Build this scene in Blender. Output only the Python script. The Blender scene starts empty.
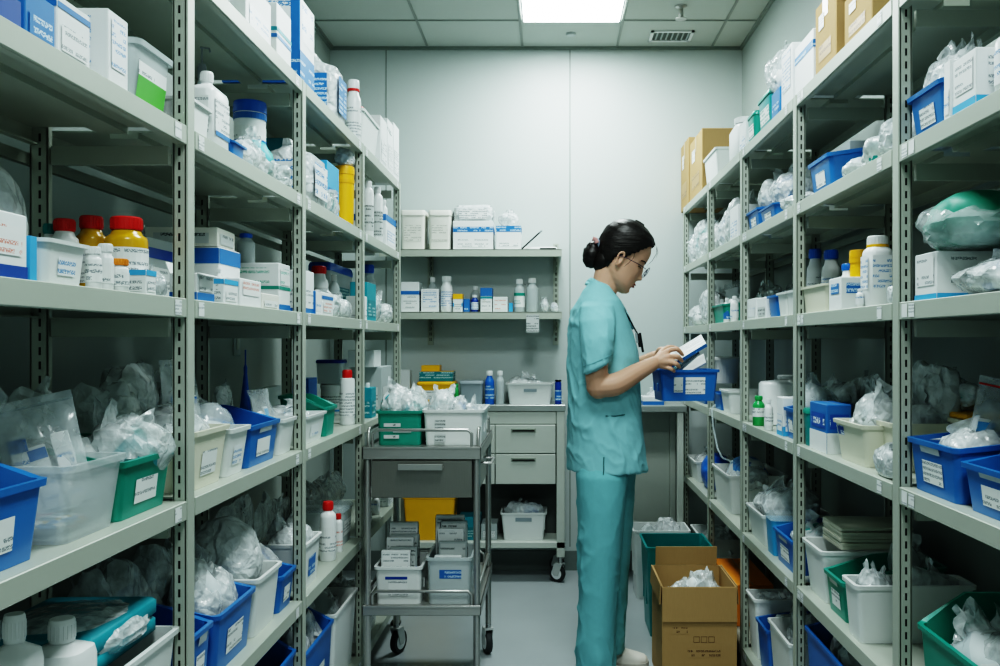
import bpy, bmesh, math, random
from mathutils import Vector, Matrix, noise, Euler
random.seed(7)
PI = math.pi
C = bpy.context.scene.collection
CZ = 1.175; FP = 900.0; VX, VY = 550.0, 342.0     # camera height, focal length in px, vanishing point

# ---------------------------------------------------------------- materials
def lin(h):
    h = h.lstrip('#'); c = [int(h[i:i+2], 16)/255 for i in (0, 2, 4)]
    return tuple(x/12.92 if x <= .04045 else ((x+.055)/1.055)**2.4 for x in c) + (1,)
M = {}
def newmat(name):
    m = bpy.data.materials.new(name); m.use_nodes = True
    nt = m.node_tree; return m, nt, nt.nodes['Principled BSDF']
def N(nt, t, **kw):
    n = nt.nodes.new(t)
    for k, v in kw.items(): setattr(n, k, v)
    return n
def plain(name, col, rough=.5, metal=0, var=.06, scale=30, bump=0, bscale=200, spec=.5, sub=0, trans=0, alpha=1, stretch=None):
    """principled surface whose colour and roughness vary a little with object-space noise"""
    m, nt, b = newmat(name)
    tc = N(nt, 'ShaderNodeTexCoord'); no = N(nt, 'ShaderNodeTexNoise'); no.inputs['Scale'].default_value = scale
    no.inputs['Detail'].default_value = 3
    src = tc.outputs['Object']
    if stretch:
        mp = N(nt, 'ShaderNodeMapping'); mp.inputs['Scale'].default_value = stretch
        nt.links.new(src, mp.inputs['Vector']); src = mp.outputs['Vector']
    nt.links.new(src, no.inputs['Vector'])
    mx = N(nt, 'ShaderNodeMix', data_type='RGBA')
    c = lin(col); mx.inputs['A'].default_value = tuple(x*(1-var) for x in c[:3])+(1,)
    mx.inputs['B'].default_value = tuple(min(1, x*(1+var)) for x in c[:3])+(1,)
    nt.links.new(no.outputs['Fac'], mx.inputs['Factor']); nt.links.new(mx.outputs['Result'], b.inputs['Base Color'])
    b.inputs['Roughness'].default_value = rough; b.inputs['Metallic'].default_value = metal
    b.inputs['Specular IOR Level'].default_value = spec
    if sub: b.inputs['Subsurface Weight'].default_value = sub; b.inputs['Subsurface Scale'].default_value = .01
    if trans: b.inputs['Transmission Weight'].default_value = trans
    if alpha < 1: b.inputs['Alpha'].default_value = alpha
    if bump:
        n2 = N(nt, 'ShaderNodeTexNoise'); n2.inputs['Scale'].default_value = bscale
        bp = N(nt, 'ShaderNodeBump'); bp.inputs['Strength'].default_value = bump; bp.inputs['Distance'].default_value = .003
        nt.links.new(src, n2.inputs['Vector']); nt.links.new(n2.outputs['Fac'], bp.inputs['Height'])
        nt.links.new(bp.outputs['Normal'], b.inputs['Normal'])
    M[name] = m; return m
def printed(name, base, ink, pitch=.011, dens=.5, glyph=150):
    """printed paper: rows of little marks laid out in metres by the UV map"""
    m, nt, b = newmat(name)
    uv = N(nt, 'ShaderNodeUVMap'); sp = N(nt, 'ShaderNodeSeparateXYZ'); nt.links.new(uv.outputs['UV'], sp.inputs[0])
    oi = N(nt, 'ShaderNodeObjectInfo')
    def mth(op, a, b_=None, c=None):
        n = N(nt, 'ShaderNodeMath', operation=op)
        for i, x in enumerate((a, b_, c)):
            if x is None: continue
            if isinstance(x, (int, float)): n.inputs[i].default_value = x
            else: nt.links.new(x, n.inputs[i])
        return n.outputs[0]
    row = mth('DIVIDE', sp.outputs['Y'], pitch); rf = mth('FLOOR', row); fr = mth('FRACT', row)
    rnd = mth('MULTIPLY', oi.outputs['Random'], 37.)
    inrow = mth('MULTIPLY', mth('GREATER_THAN', fr, .25), mth('LESS_THAN', fr, .78))
    cb = N(nt, 'ShaderNodeCombineXYZ')
    nt.links.new(mth('MULTIPLY', sp.outputs['X'], glyph), cb.inputs[0]); nt.links.new(mth('ADD', mth('MULTIPLY', row, 3.1), rnd), cb.inputs[1])
    no = N(nt, 'ShaderNodeTexNoise'); no.inputs['Scale'].default_value = 1.6; no.inputs['Detail'].default_value = 2
    nt.links.new(cb.outputs[0], no.inputs['Vector'])
    wn = N(nt, 'ShaderNodeTexWhiteNoise', noise_dimensions='1D'); nt.links.new(mth('ADD', rf, rnd), wn.inputs['W'])
    c3 = N(nt, 'ShaderNodeCombineXYZ'); nt.links.new(mth('MULTIPLY', sp.outputs['X'], 24.), c3.inputs[0]); nt.links.new(mth('ADD', mth('MULTIPLY', rf, 5.3), rnd), c3.inputs[1])
    n3 = N(nt, 'ShaderNodeTexNoise'); n3.inputs['Scale'].default_value = 1.; nt.links.new(c3.outputs[0], n3.inputs['Vector'])
    word = mth('GREATER_THAN', n3.outputs['Fac'], .44)
    ink_f = mth('MULTIPLY', mth('MULTIPLY', inrow, mth('GREATER_THAN', no.outputs['Fac'], dens-.03)), mth('MULTIPLY', word, mth('GREATER_THAN', wn.outputs['Value'], .3)))
    mx = N(nt, 'ShaderNodeMix', data_type='RGBA'); mx.inputs['A'].default_value = lin(base); mx.inputs['B'].default_value = lin(ink)
    nt.links.new(ink_f, mx.inputs['Factor']); nt.links.new(mx.outputs['Result'], b.inputs['Base Color'])
    b.inputs['Roughness'].default_value = .45; M[name] = m; return m
def film(name, tint, f0, f1, rough=.14, bump=.75, scale=22):
    """thin plastic film: part see-through, part glossy and milky, creased"""
    m, nt, b = newmat(name)
    out = nt.nodes['Material Output']; tc = N(nt, 'ShaderNodeTexCoord')
    no = N(nt, 'ShaderNodeTexNoise'); no.inputs['Scale'].default_value = scale; no.inputs['Detail'].default_value = 4
    nt.links.new(tc.outputs['Object'], no.inputs['Vector'])
    mr = N(nt, 'ShaderNodeMapRange'); mr.inputs['From Min'].default_value = .35; mr.inputs['From Max'].default_value = .65
    mr.inputs['To Min'].default_value = f0; mr.inputs['To Max'].default_value = f1
    nt.links.new(no.outputs['Fac'], mr.inputs['Value'])
    wp = N(nt, 'ShaderNodeVectorMath', operation='MULTIPLY_ADD'); wp.inputs[1].default_value = (.03, .03, .03)
    nt.links.new(no.outputs['Color'], wp.inputs[0]); nt.links.new(tc.outputs['Object'], wp.inputs[2])
    vo = N(nt, 'ShaderNodeTexVoronoi', feature='DISTANCE_TO_EDGE'); vo.inputs['Scale'].default_value = scale*1.15; nt.links.new(wp.outputs[0], vo.inputs['Vector'])
    v2 = N(nt, 'ShaderNodeTexVoronoi'); v2.inputs['Scale'].default_value = scale*2.3; nt.links.new(wp.outputs[0], v2.inputs['Vector'])
    ad = N(nt, 'ShaderNodeMath', operation='MULTIPLY_ADD'); ad.inputs[1].default_value = .45; nt.links.new(v2.outputs['Distance'], ad.inputs[0]); nt.links.new(vo.outputs['Distance'], ad.inputs[2])
    bp = N(nt, 'ShaderNodeBump'); bp.inputs['Strength'].default_value = bump; bp.inputs['Distance'].default_value = .014
    nt.links.new(ad.outputs[0], bp.inputs['Height']); nt.links.new(bp.outputs['Normal'], b.inputs['Normal'])
    b.inputs['Base Color'].default_value = lin(tint); b.inputs['Roughness'].default_value = rough
    b.inputs['Specular IOR Level'].default_value = .8
    tr = N(nt, 'ShaderNodeBsdfTransparent'); mix = N(nt, 'ShaderNodeMixShader')
    nt.links.new(mr.outputs['Result'], mix.inputs[0]); nt.links.new(tr.outputs[0], mix.inputs[1]); nt.links.new(b.outputs[0], mix.inputs[2])
    nt.links.new(mix.outputs[0], out.inputs['Surface']); M[name] = m; return m
def patchy(name, cols, scale=14, rough=.5):
    """packets of several colours seen inside a bag"""
    m, nt, b = newmat(name)
    tc = N(nt, 'ShaderNodeTexCoord'); vo = N(nt, 'ShaderNodeTexVoronoi'); vo.inputs['Scale'].default_value = scale
    nt.links.new(tc.outputs['Object'], vo.inputs['Vector'])
    sx = N(nt, 'ShaderNodeSeparateColor'); nt.links.new(vo.outputs['Color'], sx.inputs[0])
    rp = N(nt, 'ShaderNodeValToRGB'); rp.color_ramp.interpolation = 'CONSTANT'
    el = rp.color_ramp.elements
    while len(el) < len(cols): el.new(.5)
    for i, c in enumerate(cols): el[i].position = i/len(cols); el[i].color = lin(c)
    nt.links.new(sx.outputs[0], rp.inputs[0]); nt.links.new(rp.outputs[0], b.inputs['Base Color'])
    b.inputs['Roughness'].default_value = rough; M[name] = m

plain('rack', '#B2B9AE', .42, .15, .03, 6, bump=.02)
plain('rack_dark', '#8E968C', .5, .15, .03)
plain('slot', '#0E1211', .9)
plain('wall_shaded', '#A0AAA6', .5, 0, .015, 3, bump=.015, bscale=60)  # side walls darker than the back wall: shade behind the racks, in the colour
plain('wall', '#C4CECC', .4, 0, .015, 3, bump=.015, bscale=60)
plain('seam', '#88928D', .6)
plain('ceiling', '#B9C1BC', .8, 0, .03, 120, bump=.12, bscale=300)
plain('grid', '#8C948F', .5)
plain('floor', '#A4ACAE', .32, 0, .07, 5, bump=.02, bscale=40)
plain('skirting', '#7D8784', .5)
plain('steel', '#B4B5B2', .3, .75, .08, 18, stretch=(1, 1, 30))
plain('steel_dark', '#8E8E89', .34, .75, .1, 14, stretch=(30, 1, 1))
plain('chrome', '#B9BBBA', .2, 1., .03)
plain('cabinet', '#BFC6BE', .4, 0, .02)
plain('cab_dark', '#5E6662', .5)
plain('counter', '#A9AFAC', .3, .5, .04)
plain('rubber', '#34383A', .6)
plain('fork', '#C3C8C6', .35, .2)
plain('grey_plastic', '#8B9396', .4)
plain('white_card', '#E9EEEE', .5, 0, .02)
plain('cream_card', '#E2E3DA', .5, 0, .02)
plain('grey_card', '#AEB8B8', .55, 0, .03)
plain('blue_card', '#2A72B8', .45, 0, .05)
plain('navy_card', '#1C4C9C', .45, 0, .05)
plain('sky_card', '#48A4DC', .45, 0, .05)
plain('teal_card', '#1E8E9C', .45, 0, .05)
plain('green_card', '#5FB44C', .45, 0, .05)
plain('orange', '#E08A2A', .45, 0, .05)
plain('kraft', '#AE9064', .75, 0, .08, 12, bump=.05, stretch=(40, 40, 3))
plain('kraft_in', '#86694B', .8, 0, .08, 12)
plain('tape', '#B49A72', .3, 0, .04)
plain('kraft_ink', '#5A4028', .8)
plain('blue_bin', '#2B72B8', .34, 0, .06, 8, sub=0)
plain('green_bin', '#1F8F7E', .34, 0, .06, 8)
plain('teal_bin', '#0F8B8B', .34, 0, .06, 8)
plain('white_tub', '#E3E8E6', .38, 0, .03, 8)
plain('cream_tub', '#DEDECB', .4, 0, .04, 8)
plain('grey_tub', '#93A0A6', .4, 0, .04, 8)
plain('yellow', '#EFB71A', .38, 0, .05)
plain('yellow_lid', '#E8AE14', .4, 0, .04)
plain('amber_fill', '#C79A14', .25, 0, .15, 20)
plain('red_cap', '#C8251F', .38, 0, .06)
plain('white_plastic', '#EDF1F1', .32, 0, .02)
plain('frosted', '#CFDADB', .3, 0, .05, 8, alpha=.74)
plain('frosted_thin', '#D4DEDF', .25, 0, .05, 8, alpha=.5)
plain('clear_plastic', '#C6D6D8', .12, 0, .04, 8, alpha=.34)
plain('blue_plastic', '#1F6DC6', .32)
plain('navy_plastic', '#1B479A', .35)
plain('sky_plastic', '#3FA6DA', .28, 0, .05, alpha=.8)
plain('teal_plastic', '#119797', .35)
plain('green_plastic', '#2FA35B', .28)
plain('black_plastic', '#14161A', .35)
plain('skin', '#C8A088', .5, 0, .05, 40, sub=.12)
plain('hair', '#191412', .46, 0, .6, 1.5, spec=.45, stretch=(5, 90, 90), bump=.5, bscale=1.6)
plain('scrub', '#8CC4CA', .82, 0, .05, 60, bump=.2, bscale=700)
plain('scrub_seam', '#6FA6AC', .8)
plain('scrub_trim', '#3A7478', .8)
plain('trousers', '#78B8BE', .84, 0, .05, 60, bump=.2, bscale=700)
plain('shoe', '#D9D6CE', .6); plain('sole', '#BDBAB2', .7)
plain('scrunchie', '#8E9AAA', .8); plain('pink', '#B88A86', .8)
plain('lens_rim', '#34304A', .3, .4); plain('eye', '#1A1412', .3); plain('lips', '#8E4A44', .4)
plain('cloth_pack', '#CDCFBF', .8, 0, .08, 30, bump=.1)
plain('teal_cloth', '#1F97A6', .55, 0, .15, 40)
plain('green_cloth', '#12806A', .5, 0, .12, 30)
plain('paper', '#EEF0EE', .6)
for nm, b_, i_, p_ in (('print_cream', '#E2E3DA', '#A9AAA2', .012), ('print', '#EAEEED', '#838D92', .010), ('print_blue', '#EAEFF1', '#6F97C4', .011), ('print_small', '#E6EAE9', '#959EA2', .006),
                       ('print_red', '#EBEEED', '#CF8A7C', .010), ('print_on_blue', '#2A72B8', '#C4DAEC', .014), ('print_on_teal', '#1B7F88', '#B9D5D6', .012),
                       ('print_kraft', '#AE9064', '#6B5138', .014), ('print_big', '#EAEFF1', '#4F86C0', .026), ('print_green', '#EAEFED', '#6FAE9E', .012),
                       ('print_grey', '#C9CFCE', '#55605F', .012), ('print_on_navy', '#1D56A8', '#E6EEF6', .03)):
    printed(nm, b_, i_, p_, glyph=2.4/p_)
film('film', '#EAF1F2', .34, .86)
film('film_thin', '#E2ECEE', .34, .74)
film('film_milky', '#E4EBEC', .62, .95, .25)
film('film_grey', '#D3DDDD', .6, .95, .2)
film('pouch', '#E2ECEE', .22, .46, .08, .5, 16)
patchy('mix_w', ['#E8EDED', '#DDE6E8', '#C9D6DA', '#EDF0F0'])
patchy('mix_blue', ['#E8EDED', '#2C74C0', '#DDE6E8', '#CFE0EA', '#E8EDED', '#4B93CE'], 20)
patchy('mix_teal', ['#E8EDED', '#1C9A94', '#DDE6E8', '#49A9B4', '#E2ECEC'], 18)
patchy('mix_col', ['#DDE3E0', '#C9A94C', '#5D87B5', '#E3E6E4', '#B7666C', '#8DA2A8', '#E8E8E0'], 60)
patchy('mix_grey', ['#AFB9B8', '#9CA7A6', '#BBC4C3'], 12)
patchy('mix_yel', ['#E8EBE4', '#DDE2DA', '#D9B93C', '#E6EAE8'], 22)
M['print_panel'] = M['print']

# light diffuser
m, nt, b = newmat('diffuser'); b.inputs['Emission Color'].default_value = (.90, 1, .99, 1); b.inputs['Emission Strength'].default_value = 30.0; M['diffuser'] = m

# ---------------------------------------------------------------- mesh building
class MB:
    def __init__(s): s.v = []; s.f = []; s.m = []; s.uv = {}
    def quad(s, pts, mat, uv=None):
        i = len(s.v); s.v += [tuple(p) for p in pts]; s.f.append(tuple(range(i, i+len(pts)))); s.m.append(mat)
        if uv: s.uv[len(s.f)-1] = uv
    def raw(s, vs, fs, mat):
        i = len(s.v); s.v += [tuple(p) for p in vs]
        for f in fs: s.f.append(tuple(i+k for k in f)); s.m.append(mat)
    def box(s, x0, x1, y0, y1, z0, z1, mat, c=0):
        if c <= 0:
            v = [(x, y, z) for z in (z0, z1) for x, y in ((x0, y0), (x1, y0), (x1, y1), (x0, y1))]
            s.raw(v, [(3, 2, 1, 0), (4, 5, 6, 7), (0, 1, 5, 4), (1, 2, 6, 5), (2, 3, 7, 6), (3, 0, 4, 7)], mat)
        else:
            def ring(x0, x1, y0, y1, z): return [(x0+c, y0, z), (x1-c, y0, z), (x1, y0+c, z), (x1, y1-c, z), (x1-c, y1, z), (x0+c, y1, z), (x0, y1-c, z), (x0, y0+c, z)]
            def inr(z): return ring(x0+c, x1-c, y0+c, y1-c, z)
            s.loft([inr(z0), ring(x0, x1, y0, y1, z0+c), ring(x0, x1, y0, y1, z1-c), inr(z1)], mat)
    def loft(s, rings, mat, caps=(1, 1)):
        n = len(rings[0]); i = len(s.v)
        mats = mat if isinstance(mat, list) else [mat]*(len(rings)-1)
        for r in rings: s.v += [tuple(p) for p in r]
        for k in range(len(rings)-1):
            a = i+k*n; b_ = a+n
            for j in range(n):
                j2 = (j+1) % n
                s.f.append((a+j, a+j2, b_+j2, b_+j)); s.m.append(mats[k])
        if caps[0]: s.f.append(tuple(i+j for j in reversed(range(n)))); s.m.append(mats[0])
        if caps[1]: s.f.append(tuple(i+(len(rings)-1)*n+j for j in range(n))); s.m.append(mats[-1])
    def lathe(s, prof, mat, n=22, cx=0, cy=0, caps=(1, 1)):
        s.loft([[(cx+r*math.cos(2*PI*j/n), cy+r*math.sin(2*PI*j/n), z) for j in range(n)] for r, z in prof], mat, caps)
    def tube(s, pts, rad, mat, n=8, caps=(1, 1)):
        pts = [Vector(p) for p in pts]; rads = rad if isinstance(rad, (list, tuple)) else [rad]*len(pts)
        rings = []; up = None
        for k, p in enumerate(pts):
            t = (pts[min(k+1, len(pts)-1)]-pts[max(k-1, 0)]).normalized()
            if up is None: up = t.orthogonal().normalized()
            up = (up - t*up.dot(t)).normalized(); sd = t.cross(up)
            rings.append([p + (up*math.cos(2*PI*j/n)+sd*math.sin(2*PI*j/n))*rads[k] for j in range(n)])
        s.loft(rings, mat, caps)
    def text(s, p0, ux, uy, w, h, mat='print'):
        """a printed quad: origin, two unit directions, size in metres"""
        p0 = Vector(p0); ux = Vector(ux); uy = Vector(uy)
        s.quad([p0, p0+ux*w, p0+ux*w+uy*h, p0+uy*h], mat, [(0, 0), (w, 0), (w, h), (0, h)])
    def build(s, name, parent=None, smooth=35, mats=None):
        me = bpy.data.meshes.new(name); me.from_pydata(s.v, [], s.f); keys = []
        for k in s.m:
            if k not in keys: keys.append(k)
        for k in keys: me.materials.append(M[k])
        me.polygons.foreach_set('material_index', [keys.index(k) for k in s.m])
        if s.uv:
            ul = me.uv_layers.new(name='UVMap')
            for fi, uvs in s.uv.items():
                for li, q in zip(me.polygons[fi].loop_indices, uvs): ul.data[li].uv = q
        if smooth:
            me.polygons.foreach_set('use_smooth', [True]*len(me.polygons)); me.set_sharp_from_angle(angle=math.radians(smooth))
        me.update(); o = bpy.data.objects.new(name, me); C.objects.link(o)
        if parent: o.parent = parent
        return o
def empty(name, loc=(0, 0, 0), rz=0):
    o = bpy.data.objects.new(name, None); o.empty_display_size = .05; C.objects.link(o); o.location = loc; o.rotation_euler = (0, 0, rz); return o
def tag(o, label, cat, group=None):
    o['label'] = label; o['category'] = cat
    if group: o['group'] = group
    return o
def struct(o): o['kind'] = 'structure'; return o
def rr(w, d, r, z=0, n=3, cx=0, cy=0):
    r = min(r, w/2-.0005, d/2-.0005); pts = []
    for qx, qy, a0 in ((1, -1, -PI/2), (1, 1, 0), (-1, 1, PI/2), (-1, -1, PI)):
        for k in range(n+1):
            a = a0+PI/2*k/n; pts.append((cx+qx*(w/2-r)+r*math.cos(a), cy+qy*(d/2-r)+r*math.sin(a), z))
    return pts

# ---------------------------------------------------------------- kinds of stock; each stands on z=0, its front looks to -y
def carton(w, d, h, body='white_card', band=None, band_z=(.62, .85), text='print', side=True, top=None, name='carton', tx=(.12, .88), tz=(.12, .55), stripe=None, open_top=False, band_text=None, face=None):
    """printed pasteboard box"""
    b = MB(); b.box(-w/2, w/2, -d/2, d/2, 0, h, body, min(.0015, w*.03)); e = .0006
    faces = [((-w/2, -d/2-e, 0), (1, 0, 0), w)]
    if side: faces += [((-w/2-e, d/2, 0), (0, -1, 0), d), ((w/2+e, -d/2, 0), (0, 1, 0), d)]
    for k, (p, ux, L) in enumerate(faces):
        p = Vector(p); ux = Vector(ux); uz = Vector((0, 0, 1)); nrm = ux.cross(uz)*.0003
        if face and k == 0: b.quad([p+ux*L*.01+uz*h*.01, p+ux*L*.99+uz*h*.01, p+ux*L*.99+uz*h*.99, p+ux*L*.01+uz*h*.99], face)
        if band:
            z0, z1 = band_z[0]*h, band_z[1]*h
            if band_text: b.text(p+uz*z0+nrm, ux, uz, L, z1-z0, band_text)
            else: b.quad([p+uz*z0+nrm, p+ux*L+uz*z0+nrm, p+ux*L+uz*z1+nrm, p+uz*z1+nrm], band)
        if stripe:
            sc, s0, s1 = stripe
            b.quad([p+uz*s0*h+nrm, p+ux*L+uz*s0*h+nrm, p+ux*L+uz*s1*h+nrm, p+uz*s1*h+nrm], sc)
        if text: b.text(p+ux*L*tx[0]+uz*h*tz[0]+nrm*2, ux, uz, L*(tx[1]-tx[0]), h*(tz[1]-tz[0]), text)
    if top: b.quad([(-w/2, -d/2, h+e), (w/2, -d/2, h+e), (w/2, d/2, h+e), (-w/2, d/2, h+e)], top)
    else: b.quad([(-w/2, -.001, h+e), (w/2, -.001, h+e), (w/2, .001, h+e), (-w/2, .001, h+e)], 'grey_card')
    if not open_top: return b.build(name, None, 0)
    r = empty(name); b.build('body', r, 0)
    f = MB(); f.box(-w/2, w/2, -.0008, .0008, 0, d*.42, body); o = f.build('flap', r, 0); o.location = (0, d/2, h); o.rotation_euler = (-.35, 0, 0)
    f = MB(); f.box(-w/2, w/2, -.0008, .0008, 0, d*.32, body); o = f.build('flap', r, 0); o.location = (0, -d/2, h); o.rotation_euler = (1.9, 0, 0)
    return r
def brown_box(w, d, h, name='cardboard_box'):
    r = empty(name); b = MB(); b.box(-w/2, w/2, -d/2, d/2, 0, h, 'kraft', .002); e = .0008
    b.text((-w*.32, -d/2-e, h*.18), (1, 0, 0), (0, 0, 1), w*.6, h*.22, 'print_kraft')
    b.quad([(-w/2, -.0005, h+e), (w/2, -.0005, h+e), (w/2, .0005, h+e), (-w/2, .0005, h+e)], 'kraft_ink')
    b.build('body', r, 0)
    t = MB(); t.quad([(-.02, -d/2, h+2*e), (.02, -d/2, h+2*e), (.02, d/2, h+2*e), (-.02, d/2, h+2*e)], 'tape')
    t.quad([(-.02, -d/2-e, h*.75), (.02, -d/2-e, h*.75), (.02, -d/2-e, h), (-.02, -d/2-e, h)], 'tape')
    t.build('packing_tape', r, 0)
    t = MB(); t.text((-w*.3, -d/2-2*e, h*.62), (1, 0, 0), (0, 0, 1), w*.25, h*.2, 'print_small'); t.build('shipping_label', r, 0)
    return r
def bin_(w, d, h, mat='blue_bin', low=.66, label=1, name='storage_bin', taper=.89, wall=.003, cut=.55, side_label=False, lmat='print', holder=False, front_label=True):
    """tapered open bin; low<1 gives the scooped picking front"""
    r = empty(name); b = MB(); rad = min(.014, w*.12)
    def zt(y):
        t = (y+d/2)/(d*cut); t = max(0., min(1., (t-.1)/.9)); return h*(low+(1-low)*t)
    base = rr(1, 1, .001); N_ = 5
    def ring(scale, zf, off=0, taperq=True):
        pts = rr(w, d, rad, 0, N_); out = []
        # subdivide the long sides so the scoop has points to bend at
        full = []
        for i in range(len(pts)):
            p, q = pts[i], pts[(i+1) % len(pts)]; full.append(p)
            if math.dist(p, q) > d*.3 and abs(p[0]-q[0]) < 1e-6:
                for k in (.12, .3, .5, .6, .75): full.append(tuple(p[j]+(q[j]-p[j])*k for j in range(3)))
            elif math.dist(p, q) > w*.3: full.append(tuple((p[j]+q[j])/2 for j in range(3)))
        for x, y, _ in full:
            z = zf(y); s_ = taper+(1-taper)*max(0, z)/h
            k = math.hypot(x, y) or 1
            out.append((x*s_+(off*math.copysign(1, x) if abs(x) > w*.3 else 0), y*s_+(off*math.copysign(1, y) if abs(y) > d*.3 else 0), z))
        return out
    lip = min(.009, h*.09)
    rings = [ring(1, lambda y: 0), ring(1, lambda y: .002, .0), ring(1, lambda y: zt(y)-lip), ring(1, lambda y: zt(y)-lip, .005), ring(1, lambda y: zt(y), .005),
             ring(1, lambda y: zt(y), -wall), ring(1, lambda y: .004, -wall)]
    b.loft(rings, mat)
    for sx in (-1, 1):                                   # ribs below the rim
        for yy in (-d*.12, d*.3):
            zz = zt(yy)-lip; s0 = taper+(1-taper)*.35; x0 = sx*w/2*s0
            b.box(min(x0, x0+sx*.004), max(x0, x0+sx*.004), yy-.003, yy+.003, h*.3, min(zz, h*.55), mat)
    b.build('body', r, 40)
    def fy(z): return -d/2*(taper+(1-taper)*z/h)
    zf = h*low
    if label:
        lw, lh = w*.42, zf*.42; zc = zf*.42
        for sgn, nm in ((0, 'label'),):
            q = MB(); z0, z1 = zc-lh/2, zc+lh/2
            q.quad([(-lw/2, fy(z0)-.0012, z0), (lw/2, fy(z0)-.0012, z0), (lw/2, fy(z1)-.0012, z1), (-lw/2, fy(z1)-.0012, z1)], lmat, [(0, 0), (lw, 0), (lw, lh), (0, lh)])
            q.build('label', r, 0)
    if holder:
        q = MB(); z0, z1 = zf*.78, zf*.93; q.quad([(-w*.2, fy(z0)-.0025, z0), (w*.2, fy(z0)-.0025, z0), (w*.2, fy(z1)-.0045, z1), (-w*.2, fy(z1)-.0045, z1)], 'frosted'); q.build('label_holder', r, 0)
    return r
def tub(w, d, h, mat='white_tub', label=1, lmat='print', **kw):
    kw.setdefault('name', 'storage_tub'); kw.setdefault('low', 1.0); kw.setdefault('taper', .88)
    return bin_(w, d, h, mat, label=label, lmat=lmat, **kw)
def lidded(w, d, h, mat='white_tub', lid='white_plastic', label='print', name='lidded_tub'):
    r = empty(name); b = MB(); k = .9
    b.loft([rr(w*k, d*k, .012), rr(w*.985, d*.985, .014, h*.86)], mat); b.build('body', r, 40)
    b = MB(); b.loft([rr(w*.96, d*.96, .014, h*.861), rr(w*1.03, d*1.03, .016, h*.862), rr(w*1.03, d*1.03, .016, h*.94), rr(w*.96, d*.96, .014, h)], lid); b.build('lid', r, 40)
    if label:
        b = MB(); z0, z1 = h*.22, h*.62
        f = lambda z: -d/2*(k+(.985-k)*z/(h*.86))-.001
        b.quad([(-w*.34, f(z0), z0), (w*.34, f(z0), z0), (w*.34, f(z1), z1), (-w*.34, f(z1), z1)], label, [(0, 0), (w*.68, 0), (w*.68, z1-z0), (0, z1-z0)]); b.build('label', r, 0)
    return r
def bottle(w, d, h, body='white_plastic', cap='white_plastic', label='print', neck=.4, caph=.14, sh=.72, band=(.15, .58), square=False, name='bottle', fill=None, capw=None, label2=None, collar=None):
    r = empty(name); R = w/2; n = R*neck; b = MB(); zs = h*sh; zc = h*(1-caph)
    cw = capw*R if capw else n*1.25
    if square:
        rd = min(w, d)*.28
        b.loft([rr(w*.94, d*.94, rd*.9, 0), rr(w, d, rd, h*.02), rr(w, d, rd, zs*.94), rr(w*.93, d*.93, rd*.95, zs), rr(n*2.3, n*2.3, n*1.1, zs+(zc-zs)*.75), rr(n*2, n*2, n*.99, zc)], body)
    else:
        b.lathe([(R*.93, 0), (R, h*.02), (R, zs*.93), (R*.95, zs), (R*.75, zs+(zc-zs)*.35), (n*1.1, zs+(zc-zs)*.75), (n, zc)], body)
    b.build('body', r, 50)
    c = MB(); k = 20; c.lathe([(cw*.97, zc-h*.005), (cw, zc+h*.01), (cw, h*.985), (cw*.9, h)], cap, k)
    for j in range(k): 
        a = 2*PI*j/k; c.box(cw*math.cos(a)-.0006, cw*math.cos(a)+.0006, cw*math.sin(a)-.0006, cw*math.sin(a)+.0006, zc+h*.015, h*.97, cap)
    c.build('cap', r, 40)
    if collar:
        c = MB(); c.lathe([(cw*1.06, zc-h*.03), (cw*1.08, zc-h*.02), (cw*1.08, zc+h*.006), (cw, zc+h*.008)], collar, 20); c.build('collar', r, 40)
    if label:
        l = MB(); z0, z1 = band[0]*h, band[1]*h; e = .0008
        if square:
            l.text((-w*.38, -d/2-e, z0), (1, 0, 0), (0, 0, 1), w*.76, z1-z0, label)
            l.text((-w/2-e, d*.36, z0), (0, -1, 0), (0, 0, 1), d*.72, z1-z0, label); l.text((w/2+e, -d*.36, z0), (0, 1, 0), (0, 0, 1), d*.72, z1-z0, label)
            if label2: l.quad([(-w*.38, -d/2-2*e, z0), (w*.38, -d/2-2*e, z0), (w*.38, -d/2-2*e, z0+h*.06), (-w*.38, -d/2-2*e, z0+h*.06)], label2)
        else:
            k = 22
            for j in range(k):
                a0, a1 = 2*PI*j/k, 2*PI*(j+1)/k; q = R+e
                l.quad([(q*math.cos(a0), q*math.sin(a0), z0), (q*math.cos(a1), q*math.sin(a1), z0), (q*math.cos(a1), q*math.sin(a1), z1), (q*math.cos(a0), q*math.sin(a0), z1)], label, [(q*a0, 0), (q*a1, 0), (q*a1, z1-z0), (q*a0, z1-z0)])
                if label2:
                    q += e; l.quad([(q*math.cos(a0), q*math.sin(a0), z1-h*.09), (q*math.cos(a1), q*math.sin(a1), z1-h*.09), (q*math.cos(a1), q*math.sin(a1), z1), (q*math.cos(a0), q*math.sin(a0), z1)], label2)
        l.build('label', r, 60)
    return r
def jar(w, d, h, body='amber_fill', cap='red_cap', **kw):
    kw.setdefault('neck', .62); kw.setdefault('caph', .16); kw.setdefault('sh', .74); kw.setdefault('capw', .74); kw.setdefault('name', 'jar')
    return bottle(w, d, h, body, cap, **kw)
def jug(w, d, h, body='white_plastic', cap='white_plastic', handle=True, **kw):
    kw.setdefault('name', 'jug'); kw.setdefault('square', True); kw.setdefault('neck', .34); kw.setdefault('sh', .76); kw.setdefault('caph', .13)
    r = bottle(w, d, h, body, cap, **kw)
    if handle:
        t = MB(); zs = h*kw['sh']
        t.tube([(w*.22, 0, h*.86), (w*.36, 0, h*.87), (w*.47, 0, h*.82), (w*.46, 0, zs*.97)], w*.05, body); t.build('handle', r, 60)
    return r
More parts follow.
